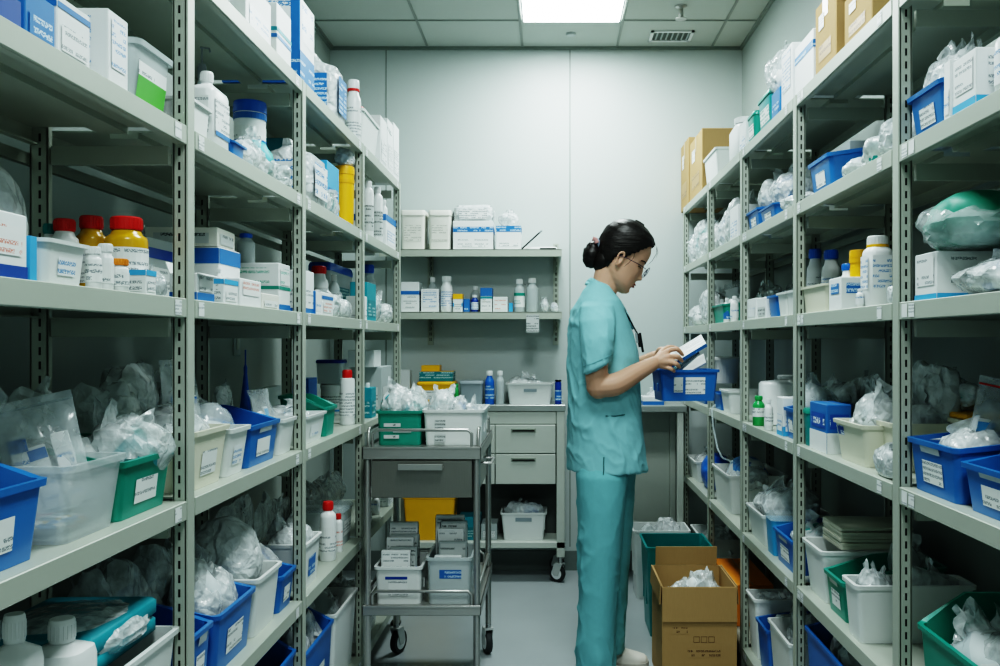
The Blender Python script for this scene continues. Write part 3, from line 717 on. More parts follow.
tag(r, 'pale grey drawer cabinet on casters against the back wall', 'cabinet')

# desk at the right of the back wall
r = empty('side_desk', (.4, 4.3, 0)); ox, oy = .4, 4.3
cb('desk_top', [(.2, .655, 4.3, YB-.016, .84, .87, 'counter')], r); 
for x in (.205, .61): cb('leg', [(x, x+.03, 4.31, 4.34, 0, .84, 'cabinet')], r); cb('leg', [(x, x+.03, YB-.06, YB-.03, 0, .84, 'cabinet')], r)
cb('back_panel', [(.235, .61, YB-.045, YB-.035, .25, .84, 'cabinet')], r)
tag(r, 'grey desk against the back wall behind the woman', 'desk')

# ---------------------------------------------------------------- stainless trolley
r = empty('trolley', (-.405, 2.84, 0)); ox, oy = -.405, 2.84
TX0, TX1, TY0, TY1 = -.593, -.218, 2.84, 3.40; TT = .838
def tb(nm, boxes, par=r, mat='steel', c=.0015):
    b = MB()
    for q in boxes: b.box(q[0]-ox, q[1]-ox, q[2]-oy, q[3]-oy, q[4], q[5], q[6] if len(q) > 6 else mat, c)
    return b.build(nm, par, 0)
def tt(nm, tubes, par=r, mat='steel', rad=.006):
    b = MB()
    for t in tubes: b.tube([(p[0]-ox, p[1]-oy, p[2]) for p in t], rad, mat, 10)
    return b.build(nm, par, 50)
tb('top_tray', [(TX0, TX1, TY0, TY1, TT-.004, TT), (TX0, TX1, TY0, TY0+.004, TT-.034, TT+.006), (TX0, TX1, TY1-.004, TY1, TT-.034, TT+.006), (TX0, TX0+.004, TY0, TY1, TT-.034, TT+.006), (TX1-.004, TX1, TY0, TY1, TT-.034, TT+.006)])
zl = .335
tb('lower_tray', [(TX0, TX1, TY0, TY1, zl-.004, zl), (TX0, TX1, TY0, TY0+.004, zl-.024, zl+.008), (TX0, TX1, TY1-.004, TY1, zl-.024, zl+.008), (TX0, TX0+.004, TY0, TY1, zl-.024, zl+.008), (TX1-.004, TX1, TY0, TY1, zl-.024, zl+.008)])
for x, a in ((TX0+.014, 1.2), (TX1-.014, 1.9)):
    for y in (TY0+.014, TY1-.014):
        tt('post', [[(x, y, .11), (x, y, TT-.005)]], rad=.011)
        caster(r, x-ox, y-oy, .115, a if y > 3 else a+1.4, .045)
db = tb('drawer_box', [(TX0+.03, TX1-.03, TY0+.012, TY1-.04, TT-.157, TT-.035)], mat='steel_dark')
d = tb('drawer', [(TX0+.028, TX1-.028, TY0+.002, TY0+.0115, TT-.155, TT-.037)], mat='steel_dark')
tb('handle', [(-.478, -.337, TY0-.016, TY0+.001, TT-.062, TT-.054), (-.478, -.337, TY0-.018, TY0-.013, TT-.066, TT-.046)], d, 'steel')
sp = tb('side_panel', [(TX1-.029, TX1-.018, TY0+.03, TY1-.03, TT-.157, TT-.036)])
tt('side_handle', [[(TX1-.018, 3.06, TT-.075), (TX1+.018, 3.06, TT-.075), (TX1+.02, 3.2, TT-.075), (TX1-.018, 3.2, TT-.075)]], sp, rad=.0045)
def rail(z, hgt, pts): return [(pts[0][0], pts[0][1], z), (pts[0][0], pts[0][1], z+hgt-.012), (pts[0][0]+(.012 if pts[1][0] != pts[0][0] else 0), pts[0][1]+(.012 if pts[1][1] != pts[0][1] else 0), z+hgt), (pts[1][0]-(.012 if pts[1][0] != pts[0][0] else 0), pts[1][1]-(.012 if pts[1][1] != pts[0][1] else 0), z+hgt), (pts[1][0], pts[1][1], z+hgt-.012), (pts[1][0], pts[1][1], z)]
for z, hh in ((TT, .058), (zl, .05)):
    tt('guard_rail', [rail(z, hh, ((TX0+.03, TY0+.012), (TX1-.03, TY0+.012)))], rad=.0052)
    tt('guard_rail', [rail(z, hh, ((TX0+.03, TY1-.012), (TX1-.03, TY1-.012)))], rad=.0052)
    tt('guard_rail', [rail(z, hh, ((TX1-.012, TY0+.04), (TX1-.012, TY1-.04)))], rad=.0052)
    tt('guard_rail', [rail(z, hh, ((TX0+.012, TY0+.04), (TX0+.012, TY1-.04)))], rad=.0052)
tag(r, 'stainless steel trolley with one drawer and guard rails beside left rack', 'trolley')
# ================================================================ stock: left rack
# --- second shelf, nearest bay
add(carton, 'L', 2, -30, 21, -30, 'blue carton at the left frame edge', dep=.2, body='blue_card', text=None, face='navy_card')
add(carton, 'L', 2, 25, 55, -14, 'blue carton next to a white one', dep=.2, body='blue_card', text='print_on_blue')
add(carton, 'L', 2, 57, 90, -6, 'white carton with blue ribbon mark', dep=.2, band='blue_card', band_z=(.8, .9), text='print')
add(carton, 'L', 2, 108, 128, 8, 'narrow tall white carton with grey print', dep=.16, text='print_blue', tx=(.15, .85), tz=(.25, .9))
r_ = add(tub, 'L', 2, 138, 172, 38, 'white tub with green and white label', dep=.2, mat='frosted', label=0, low=1.)
q = MB(); q.text((-r_.w*.4, -r_.d/2*.955, r_.h*.48), (1, 0, 0), (0, -.04, 1), r_.w*.8, r_.h*.26, 'print'); q.quad([(-r_.w*.4, -r_.d/2*.9, r_.h*.1), (r_.w*.4, -r_.d/2*.9, r_.h*.1), (r_.w*.4, -r_.d/2*.955, r_.h*.48), (-r_.w*.4, -r_.d/2*.955, r_.h*.48)], 'green_card'); q.build('label', r_.o, 0)
inside(r_, .05, .95, .03, 'clear film bag spilling out of the green labelled tub', inner='mix_w', mat='film')
# --- third shelf, nearest bay
add(carton, 'L', 3, -26, 27, 204, 'white carton with orange print and blue foot', dep=.1, band='navy_card', band_z=(0, .2), text='print_red', tz=(.35, .8))
add(bag, 'L', 3, -5, 42, 152, 'grey pouch with blue print behind white carton', inset=.115, dep=.09, style='lump', mat='film_milky', inner='mix_blue', amp=.08, freq=1.6, name='plastic_bag')
add(carton, 'L', 3, 30, 37, 236, 'thin blue carton beside white tub', dep=.15, body='sky_card', text=None)
add(bottle, 'L', 3, 43, 56, 224, 'teal capped bottle behind white tub', inset=.16, cap='teal_plastic', neck=.6)
add(tub, 'L', 3, 47, 88, 238, 'small white tub with printed label', dep=.085, lmat='print_blue')
add(jar, 'L', 3, 53, 76, 219, 'red capped white jar behind white tub', inset=.12, body='white_plastic', label2='navy_card')
add(jar, 'L', 3, 79, 104, 216, 'yellow jar with red lid, behind a similar yellow jar', inset=.1, label='print_small')
add(jar, 'L', 3, 109, 144, 217, 'large yellow jar with red lid and white label', inset=.03, label='print', band=(.12, .6))
add(bottle, 'L', 3, 87, 100, 247, 'small white jar, left of two before yellow jars', neck=.7, caph=.18, inset=.01)
add(bottle, 'L', 3, 99, 112, 244, 'small white jar, right of two before yellow jars', neck=.7, caph=.18, inset=.018)
add(bottle, 'L', 3, 112, 127, 259, 'little white bottle with orange cap', neck=.75, caph=.2, cap='orange', inset=.008, label='print')
add(carton, 'L', 3, 146, 156, 270, 'small white and sky blue carton', dep=.05, band='sky_card', band_z=(.78, 1), text='print')
add(carton, 'L', 3, 147, 173, 236, 'grey white carton with navy band behind small carton', inset=.13, dep=.1, body='grey_card', band='navy_card', band_z=(.68, .84))
add(bag, 'L', 3, 150, 172, 262, 'small clear bag at the bay end', dep=.07, inset=.06, inner='mix_w', mat='film_thin')
# --- fourth shelf, nearest bay
b1 = add(bin_, 'L', 4, -70, 50, 472, 'blue bin with white label at the left frame edge', dep=.24, low=.72, holder=False)
inside(b1, .2, .9, .015, 'clear bag lying low in the leftmost blue bin', inner='mix_w')
b2 = add(tub, 'L', 4, 70, 125, 467, 'translucent tub full of small coloured packets', dep=.22, mat='frosted_thin', label=0)
hp_ = inside(b2, .04, .96, -.055, 'heap of small coloured packets inside the translucent tub', inner=None, mat='mix_col', style='lump', low=.95, dk=.95)
hp_['kind'] = 'stuff'
o = pouch(.105, .06, .165); o.location = (-.70, 1.28, .935); o.rotation_euler = (-.05, -.22, .45); settag(o, 'clear press-seal bag of syringe packets standing on the translucent tub, left rack')
b3 = add(bin_, 'L', 4, 124, 175, 446, 'green bin with white label', dep=.24, low=.78, mat='green_bin')
inside(b3, .02, .62, .03, 'teal wrapped packets sticking up from the green bin', inner='mix_teal', yfrac=(.3, .9))
inside(b3, .4, 1.05, .045, 'glossy clear bag bulging over the green bin rim', inner='mix_teal', yfrac=(-.12, .5))
add(bag, 'L', 4, 128, 176, 372, 'tall grey crumpled bag behind the green bin', inset=.12, dep=.13, mat='film_grey', inner=None, dz=.0)
add(bag, 'L', 4, 100, 136, 362, 'pointed grey crumpled bag behind the press-seal bag', inset=.13, dep=.12, mat='film_grey', inner=None)
add(bag, 'L', 4, 5, 70, 378, 'wide grey crumpled bag behind the blue bin', inset=.12, dep=.13, mat='film_grey', inner=None)
# --- fifth shelf, nearest bay
add(jug, 'L', 5, -5, 34, 616, 'white square jug nearest the left frame edge', inset=.05, handle=False, label=None, sh=.83, neck=.36, caph=.12)
add(jug, 'L', 5, 38, 86, 621, 'white square jug in front of the white tub', inset=.03, handle=False, label=None, sh=.83, neck=.36, caph=.12)
b4 = add(tub, 'L', 5, 108, 186, 680, 'wide white tub under a teal cloth pack', dep=.24, label=0)
o = flatpack(.25, .2, .06, layers=2, cover='film'); o.location = (-.755, 1.415, .523+b4.h+.001); o.rotation_euler = (0, 0, PI/2); settag(o, 'teal cloth packs in clear film lying on the wide white tub')
add(bag, 'L', 5, 126, 178, 541, 'tall grey bag behind the teal cloth pack', inset=.13, dep=.12, mat='film_grey', inner=None)
add(bag, 'L', 5, 88, 130, 558, 'pointed clear bag behind the teal cloth pack', inset=.14, dep=.11, mat='film_thin', inner=None)
add(bag, 'L', 5, -20, 30, 598, 'dark clear bag behind the jugs', inset=.16, dep=.09, mat='film_thin', inner=None)
# --- top shelf, second and later bays
add(carton, 'L', 1, 246, 271, -24, 'white carton with yellow foot', dep=.2, band='yellow', band_z=(0, .09), text='print_blue')
add(carton, 'L', 1, 277, 291, 2, 'white carton with teal and blue stripes', dep=.14, band='teal_card', band_z=(.5, .57), stripe=('blue_card', .38, .45), text=None)
add(carton, 'L', 1, 300, 314, -4, 'large blue carton with white printed front', dep=.2, body='blue_card', face='white_card', text='print_big', tz=(.5, .95), band_text='print_on_blue', band='blue_card', band_z=(.03, .38))
add(softpack, 'L', 1, 335, 345.5, 50, 'white wrapped pack with blue printed foot', dep=.16, foot='print_on_blue')
add(bottle, 'L', 1, 347, 360, 80, 'white bottle with orange red collar', inset=.02, cap='white_plastic', collar='red_cap', neck=.6, label='print')
b5 = add(tub, 'L', 1, 363, 379, 108, 'white tub holding a red lidded pot', dep=.2, label=0)
inside(b5, .05, .95, .04, 'red round pot in the white tub', fn=lambda w, d, h, **k: bucket(min(w, d), min(w, d), h, 'red_cap', 'red_cap', 'red_cap', 'print_red'), yfrac=(.05, .5))
inside(b5, .3, 1.0, .045, 'clear bag behind the red pot in the white tub', yfrac=(.5, .98), mat='film')
add(carton, 'L', 1, 380.5, 387, 115, 'slim white carton, first of three', dep=.16, text='print')
add(carton, 'L', 1, 387.5, 393, 118, 'slim white carton, second of three', dep=.16, text='print_small')
add(carton, 'L', 1, 393.5, 399, 122, 'slim white carton, last of three', dep=.16, text='print')
t_ = bag(.22, .13, .08, mat='film', inner='mix_w'); t_.location = (-.70, 3.58, 1.838+.15); t_.rotation_euler = (0, 0, PI/2); settag(t_, 'clear bag lying on three slim white cartons, left rack top')
# --- second shelf, second bay
add(pump, 'L', 2, 195, 209, 42, 'grey pump bottle behind white jug', inset=.085)
add(tub, 'L', 2, 188, 211, 96, 'small white tub tucked behind the upright', dep=.055, inset=.012, label=0)
add(jug, 'L', 2, 213, 231, 65, 'tall white jug with blue foot label', inset=.01, dep=.06, handle=False, label='print', label2='blue_card', band=(.14, .62), sh=.74, neck=.2)
add(bin_, 'L', 2, 233, 246, 133, 'tiny blue bin', dep=.07, label=0, inset=.006)
add(bucket, 'L', 2, 236, 264, 101, 'round white bucket with blue stripes', inset=.07, stripes=((.78, .85), (.5, .55), (.38, .43)), lid='blue_plastic')
add(bag, 'L', 2, 247, 266, 128, 'clear bag next to the tiny blue bin', dep=.065, inset=.01, mat='film', inner='mix_w')
add(bag, 'L', 2, 266, 286, 117, 'clear bag with teal packets', dep=.12, inset=.02, inner='mix_teal', style='tied')
add(bag, 'L', 2, 285, 299, 162, 'small grey bag at the far end', dep=.1, inset=.01, mat='film_grey', inner=None)
add(carton, 'L', 2, 287, 298, 138, 'teal carton behind small grey bag', dep=.08, inset=.14, body='teal_card', text='print_on_teal')
# second shelf third bay
add(softpack, 'L', 2, 310, 327, 138, 'white pack with blue lettering', dep=.13, inset=.01)
add(carton, 'L', 2, 327, 339, 160, 'tilted blue carton among bags', dep=.1, inset=.04, body='sky_card', text='print_on_blue')
add(bag, 'L', 2, 327, 341, 184, 'small clear bag in front of the blue carton', dep=.028, inset=.004, inner='mix_teal')
yc_ = add(bucket, 'L', 2, 338, 355, 168, 'yellow round canister with white bag over its lid', inset=.02, body='yellow', lid='yellow_lid', stripe='yellow_lid', label='yellow', name='canister', stripes=((.72, .78),))
add(bag, 'L', 2, 332, 352, 160, 'clear bag standing behind the yellow canister', dep=.09, inset=.16, inner='mix_w')
o = bag(.07, .065, .06, mat='film_milky', inner='mix_w'); o.location = yc_.o.location+Vector((0, 0, yc_.h+.001)); settag(o, 'white bag on the lid of the yellow canister, left rack')
# second shelf farthest bay
add(bottle, 'L', 2, 364, 373, 181, 'tall white bottle, first of two', inset=.02, label='print_grey', neck=.5, sh=.84, caph=.1)
add(bottle, 'L', 2, 373, 382, 187, 'tall white bottle, second of two', inset=.02, label='print_grey', neck=.5, sh=.84, caph=.1)
add(bottle, 'L', 2, 381, 387, 200, 'slender white bottle after the tall ones', inset=.02, neck=.5, sh=.82, caph=.1)
add(carton, 'L', 2, 386, 396, 214, 'white and blue carton', dep=.14, band='blue_card', band_z=(.8, 1), text='print_blue')
# --- third shelf, second bay
c1 = add(carton, 'L', 3, 219, 240, 247, 'white carton with broad blue band', dep=.16, inset=.07, band='blue_card', band_z=(.72, .98), text='print')
o = carton(.12, .15, .04, body='cream_card', text='print_grey', tz=(.15, .7)); o.location = c1.o.location+Vector((0, -.01, c1.h+.001)); o.rotation_euler = (0, 0, PI/2+.05); settag(o, 'flat white carton lying on the blue banded carton, left rack')
add(carton, 'L', 3, 197, 214, 273, 'open white carton with blue side', dep=.05, body='white_card', open_top=True, stripe=('blue_card', 0, .3), text='print', tz=(.35, .9))
add(bottle, 'L', 3, 215, 222, 268, 'narrow white bottle before banded carton', inset=.02, label='print')
add(carton, 'L', 3, 224, 238, 279, 'white carton with sky blue top', dep=.05, band='sky_card', band_z=(.8, 1), text='print')
add(carton, 'L', 3, 240, 261, 278, 'white carton with pink red print', dep=.055, text='print_red', tz=(.4, .9))
c2 = add(carton, 'L', 3, 279, 295, 263, 'long white carton with green and blue stripes', dep=.19, inset=.03, stripe=('green_bin', .45, .52), band='blue_card', band_z=(0, .14), text='print_green', tz=(.55, .9))
o = bottle(.042, .042, .075, 'frosted', 'blue_plastic', None, neck=.55); o.location = c2.o.location+Vector((.0, .0, c2.h+.001)); settag(o, 'small clear bottle with blue cap standing on the striped carton')
add(carton, 'L', 3, 262, 279, 293, 'low cream carton in front of striped carton', dep=.05, body='cream_card', text='print')
# third shelf third bay
add(carton, 'L', 3, 304, 314, 270, 'tall white carton with blue foot', dep=.08, band='blue_card', band_z=(0, .22), text='print')
add(bottle, 'L', 3, 311, 327, 266, 'big white bottle with red cap', inset=.1, cap='red_cap', neck=.62, label='print_grey')
add(carton, 'L', 3, 315.5, 321.5, 291, 'slim blue and white carton', dep=.06, body='blue_card', face='white_card', text='print_blue', inset=.008)
add(carton, 'L', 3, 322, 333, 292, 'white carton with red and blue print', dep=.06, text='print_red', inset=.008, stripe=('blue_card', .7, .85))
add(bottle, 'L', 3, 327, 337, 274, 'grey white bottle behind red print carton', inset=.09, label='print_grey', body='frosted')
add(lidded, 'L', 3, 330, 353, 262, 'clear box with blue lid', inset=.17, dep=.08, mat='frosted', lid='blue_plastic', label='print_on_teal')
add(bag, 'L', 3, 335, 346, 288, 'white crumpled bag, first of a pair', dep=.1, mat='film_milky', inner='mix_teal')
add(bag, 'L', 3, 346, 357, 291, 'white crumpled bag, second of a pair', dep=.1, mat='film', inner='mix_w')
# third shelf farthest bay
add(bottle, 'L', 3, 364.5, 378, 266, 'clear bottle with blue top', inset=.09, body='frosted', cap='blue_plastic', label=None, neck=.6)
add(carton, 'L', 3, 367, 376, 282, 'teal carton with bright side', dep=.06, body='teal_card', text='print_on_teal', inset=.02)
add(carton, 'L', 3, 363.5, 367, 296, 'slim white carton by the upright', dep=.06, text='print')
add(bag, 'L', 3, 377, 388, 288, 'white bag with teal contents', dep=.12, inner='mix_teal', mat='film')
add(bag, 'L', 3, 388, 397, 297, 'plain white bag at the rack end', dep=.12, inner='mix_w', mat='film_milky')
# --- fourth shelf, second bay
t1 = add(tub, 'L', 4, 194, 229, 433, 'cream tub with printed label', dep=.22, mat='cream_tub')
inside(t1, .0, 1., .05, 'clear film bag in the cream tub', mat='film', yfrac=(.0, .6))
o = pouch(.1, .06, .15, items=1); o.location = (-.73, 1.78, .99); o.rotation_euler = (0, 0, PI/2-.4); settag(o, 'clear flat pouch standing up behind the cream tub')
t2 = add(tub, 'L', 4, 230.5, 250, 430, 'narrow white tub beside the blue bin', dep=.22, lmat='print_blue')
inside(t2, .1, .9, .035, 'clear tray of wrapped supplies in the narrow white tub', mat='pouch', style='lump', amp=.08, yfrac=(0, .55))
b6 = add(bin_, 'L', 4, 251, 281, 412, 'large blue bin with white label', dep=.23, low=.74, holder=True)
t3 = add(tub, 'L', 4, 283, 300, 420, 'white tub with clear pouch', dep=.2, label=0)
o = inside(t3, .05, .95, .07, 'tall clear pouch leaning out of the white tub', fn=pouch, yfrac=(.05, .5), items=2)
add(spray, 'L', 4, 240, 251, 350, 'dark blue cone nozzle bottle', inset=.21)
add(bag, 'L', 4, 205, 236, 376, 'grey bag behind the cream tub', dep=.04, inset=.215, mat='film_grey', inner=None)
add(carton, 'L', 4, 266, 281, 388, 'dark grey carton behind the blue bin', dep=.03, inset=.232, body='grey_card', text='print_grey')
inside(t1, .05, .95, .12, 'tall grey bag at the back of the cream tub', mat='film_grey', inner=None, yfrac=(.55, 1.))
inside(t2, .0, 1., .09, 'grey bag at the back of the narrow white tub', mat='film_grey', inner=None, yfrac=(.55, 1.))
inside(b6, .05, .95, .05, 'clear bag at the back of the large blue bin', mat='film', inner='mix_grey', yfrac=(.55, 1.))
inside(b1, .3, 1., .05, 'grey bag at the back of the leftmost blue bin', mat='film_grey', inner=None, yfrac=(.6, 1.))
inside(b2, .1, .8, .045, 'grey bag at the back of the translucent tub', mat='film_grey', inner=None, yfrac=(.7, 1.))
inside(b3, .3, 1., .085, 'tall grey bag at the back of the green bin', mat='film_grey', inner=None, yfrac=(.62, 1.))
# fourth shelf, third bay
t4 = add(tub, 'L', 4, 306, 326, 417, 'white tub with blue print', dep=.17, lmat='print_blue')
inside(t4, .05, .95, .03, 'clear bag with sky blue packets in the white tub', inner='mix_blue')
b7 = add(bin_, 'L', 4, 327.5, 337, 396, 'narrow green bin', dep=.14, low=.72, mat='green_bin', label=0)
d1 = add(bucket, 'L', 4, 322, 341, 384, 'white drum with printed side', inset=.16, stripes=((.1, .16),), stripe='sky_card', dep=None)
o = lidded(.1, .09, .09, 'frosted', 'navy_plastic', None); o.location = d1.o.location + Vector((0, 0, d1.h+.001)); settag(o, 'clear canister with navy lid standing on the white drum')
add(bottle, 'L', 4, 341, 354, 370, 'white bottle with red cap', inset=.02, cap='red_cap', neck=.5, sh=.84, label='print')
add(carton, 'L', 4, 307, 317, 379, 'small blue carton behind the white tub', inset=.19, dep=.06, body='blue_card', text='print_on_blue')
# fourth shelf, farthest bay
add(bottle, 'L', 4, 364.5, 371, 383, 'white bottle by the upright', inset=.02)
add(carton, 'L', 4, 371.5, 376, 388, 'slim teal and white carton', dep=.06, body='teal_card', text='print_on_teal')
add(bag, 'L', 4, 366, 382, 372, 'white bag crammed behind the teal carton', dep=.13, inset=.08, inner='mix_teal', mat='film')
g1 = add(carton, 'L', 4, 381.5, 397, 367, 'grey carton under a white box', dep=.12, inset=.03, body='grey_card', text='print_grey')
o = carton(.13, .1, .065, body='white_card', text=None); o.location = (-.72, 3.5, .902+g1.h+.001); o.rotation_euler = (0, 0, PI/2); settag(o, 'plain white box on top of the grey carton, left rack')
# --- fifth shelf, second bay
add(bin_, 'L', 5, 193, 213, 620, 'small blue bin with two labels by the upright', dep=.2, low=.8, holder=True)
b8 = add(bin_, 'L', 5, 219, 256, 603, 'deep blue bin with white label', dep=.24, low=.82)
inside(b8, .02, .6, .075, 'white film bag hanging out of the deep blue bin', mat='film', yfrac=(.0, .5))
inside(b8, .5, 1., .045, 'small clear bag at the right of the deep blue bin', mat='film', yfrac=(.0, .5))
t5 = add(tub, 'L', 5, 258, 281, 580, 'plain white tub', dep=.22, label=0)
b9 = add(bin_, 'L', 5, 282.5, 298, 568, 'blue bin next to the far upright', dep=.22, low=.8)
inside(b9, .0, .95, .06, 'clear bag puffed over the blue bin by the far upright', mat='film', inner='mix_blue')
inside(t5, .0, 1., .085, 'big white paper bag tipped over the plain tub', mat='film_milky', inner='mix_w', style='lump', amp=.1, freq=1.4, low=.9)
add(bag, 'L', 5, 206, 256, 498, 'large grey flat bag behind the bins, left one', dep=.025, inset=.235, mat='film_grey', inner=None, amp=.1)
add(bag, 'L', 5, 258, 296, 494, 'large grey flat bag behind the bins, right one', dep=.025, inset=.235, mat='film_grey', inner=None, amp=.1)
inside(b8, .0, 1., .1, 'grey bag at the back of the deep blue bin', mat='film_grey', inner=None, yfrac=(.5, 1.))
inside(b9, .0, 1., .1, 'grey bag behind the puffed clear bag', mat='film_grey', inner=None, yfrac=(.5, 1.))
# fifth shelf, third bay
t6 = add(tub, 'L', 5, 305, 321, 545, 'white tub with blue front label', dep=.13, lmat='print_on_blue')
inside(t6, .0, 1., .05, 'white film bag heaped in the blue labelled tub', mat='film_milky')
add(bottle, 'L', 5, 321, 335, 502, 'large white bottle with red cap', inset=.015, cap='red_cap', neck=.5, sh=.78, caph=.14, label='print', body='white_plastic')
add(bottle, 'L', 5, 335, 342, 514, 'white bottle with red label and cap', inset=.02, cap='red_cap', neck=.5, sh=.8, label='print_red')
add(lidded, 'L', 5, 343.5, 357, 508, 'clear lidded box', inset=.03, dep=.17, mat='frosted', lid='clear_plastic')
o = add(bag, 'L', 5, 308, 352, 484, 'big clear bag at the back', dep=.07, inset=.19, mat='film_thin', inner='mix_grey')
# fifth shelf, farthest bay
add(bottle, 'L', 5, 364.5, 371, 498, 'white bottle, first of three', inset=.02)
add(bottle, 'L', 5, 372, 379, 494, 'white bottle, second of three', inset=.02, label='print_blue')
add(bottle, 'L', 5, 380, 387, 497, 'white bottle, third of three', inset=.02, cap='blue_plastic')
add(carton, 'L', 5, 388.5, 397, 493, 'plain white carton at the rack end', dep=.1)
# --- bottom shelf
t7 = add(tub, 'L', 6, 232, 262, 725, 'dusty white tub', dep=.22, label=0)
inside(t7, .0, 1., .03, 'grey bag in the dusty white tub', mat='film_grey')
add(bin_, 'L', 6, 266, 297, 655, 'blue bin in shadow', dep=.22, low=.8)
b10 = add(bin_, 'L', 6, 305, 334, 634, 'blue bin overflowing with bags', dep=.22, low=.8)
inside(b10, .0, .55, .03, 'clear bag in front part of the overflowing blue bin', mat='film', inner='mix_w', yfrac=(0, .5))
inside(b10, .5, 1., .04, 'bag of orange and white packets in the overflowing blue bin', mat='film', inner='mix_yel', yfrac=(0, .5))
t8 = add(tub, 'L', 6, 335.5, 357, 615, 'white tub under a huge clear bag', dep=.22, label=0)
inside(t8, -.1, 1., .11, 'huge clear bag bulging above the white tub', mat='film_thin', inner='mix_grey', low=.75, dk=.9)
inside(b10, .0, 1., .12, 'grey film bag behind the overflowing blue bin', mat='film_grey', inner=None, yfrac=(.55, .98))
t9 = add(tub, 'L', 6, 365, 380, 602, 'white tub in the corner', dep=.2)
inside(t9, .0, 1., .06, 'clear bag in the corner tub', mat='film')

# ================================================================ right rack (x0 is the far edge)
# --- top shelf
add(brown_box, 'R', 1, 681, 688.5, 137, 'brown carton farthest from the camera', dep=.19)
add(brown_box, 'R', 1, 690, 702, 128, 'brown carton, second from the far end', dep=.19)
add(tub, 'R', 1, 704, 716, 147, 'white empty tub', dep=.17, label=0)
add(jug, 'R', 1, 728, 738.5, 112, 'white jug with round shoulders', dep=.09, handle=False, label=None)
add(carton, 'R', 1, 739.5, 746, 119, 'slim white carton with blue marks', dep=.08, text='print_blue')
add(lidded, 'R', 1, 747, 754, 110, 'small green lidded box', dep=.12, mat='green_bin', lid='green_bin')
add(lidded, 'R', 1, 757.5, 770, 87, 'green lidded box, larger', dep=.14, mat='teal_bin', lid='green_bin', label='print_green')
cq = add(carton, 'R', 1, 771.5, 780, 86, 'blue carton beside green box', dep=.14, body='blue_card', text='print_on_blue')
o = bag(.16, .1, .15, mat='film', inner='mix_w'); o.location = (.715, 2.745, 1.838+cq.h+.002); o.rotation_euler = (0, 0, -PI/2); settag(o, 'clear crumpled bag on top of the blue carton, right rack')
add(carton, 'R', 1, 781.5, 792, 42, 'tall white carton with blue print', dep=.15, text='print_blue', tz=(.3, .95))
cw = add(carton, 'R', 1, 795, 813, 28, 'large white carton with blue banner', dep=.17, band='blue_card', band_z=(.66, .8), band_text='print_on_blue', text=None)
o = bag(.13, .14, .09, mat='film', inner='mix_w'); o.location = (.735, 2.13, 1.838+cw.h+.002); o.rotation_euler = (0, 0, -PI/2); settag(o, 'clear bag lying on the large white carton, right rack')
add(brown_box, 'R', 1, 815.5, 836, -16, 'brown carton next to the white carton', dep=.14)
add(brown_box, 'R', 1, 844.5, 872, -30, 'brown carton nearest the camera', dep=.14)
# --- second shelf, nearest bay
b11 = add(bin_, 'R', 2, 906, 942, 74, 'blue bin with white label', dep=.21, low=.93)
inside(b11, .0, .6, .06, 'clear folded bag in the blue bin, far half', mat='film', yfrac=(.0, .42))
inside(b11, .4, 1., .06, 'clear folded bag in the blue bin, near half', mat='film', yfrac=(.0, .42))
add(carton, 'R', 2, 953, 976, 47, 'white block carton with small blue corner print', dep=.16, text='print', tz=(.35, .9), stripe=('sky_card', .05, .2))
add(carton, 'R', 2, 944, 950, 60, 'slim white carton between bin and wrapped pack', dep=.16, text='print_blue')
add(bottle, 'R', 2, 1000, 1040, 14, 'white bottle cut by the right frame edge', inset=.02, label='print_blue')
# second bay
b12 = add(bin_, 'R', 2, 808, 829, 146, 'blue bin with label, half full', dep=.2, low=.85)
inside(b12, .1, .9, .02, 'pale board pack in the half full blue bin', fn=carton, body='grey_card', text=None, yfrac=(.25, .8))
add(bag, 'R', 2, 831, 850, 153, 'white clear bag spilling over the shelf edge', dep=.12, inset=.004, mat='film', inner='mix_w')
add(bag, 'R', 2, 851, 869, 128, 'white cloth bag with green edge', dep=.12, inset=.01, mat='film_milky', inner='mix_teal')
add(bag, 'R', 2, 870, 890, 96, 'tall clear bag near the upright', dep=.14, inset=.01, mat='film', inner='mix_w')
# third bay
b13 = add(bin_, 'R', 2, 746.5, 758, 204, 'blue bin, far one of two side by side', dep=.17, low=.86)
b14 = add(bin_, 'R', 2, 759, 774, 200, 'blue bin, near one of two side by side', dep=.17, low=.86)
inside(b13, .0, 1., .09, 'tall clear bag rising from the far blue bin', mat='film', inner='mix_w')
inside(b14, .0, 1., .1, 'tall clear bag rising from the near blue bin', mat='film', inner='mix_blue')
add(bag, 'R', 2, 775.5, 792, 186, 'white bag next to the blue bins', dep=.15, mat='film_milky', inner='mix_w')
# fourth bay
add(bag, 'R', 2, 711.5, 721, 200, 'clear bag with blue specks', dep=.13, mat='film', inner='mix_blue')
add(bag, 'R', 2, 720.5, 730, 185, 'tied clear bag', dep=.13, mat='film', inner='mix_w')
add(carton, 'R', 2, 730, 738, 204, 'plain white carton', dep=.15, text='print_blue')
# farthest bay
add(bag, 'R', 2, 683.5, 690, 216, 'clear bag, farthest of three', dep=.13, inset=.005, mat='film', inner='mix_w')
add(bag, 'R', 2, 690.5, 698, 203, 'clear bag with teal packets, middle of three', dep=.13, mat='film', inner='mix_teal')
add(bag, 'R', 2, 698.5, 708, 208, 'clear bag, nearest of three', dep=.13, mat='film', inner='mix_w')
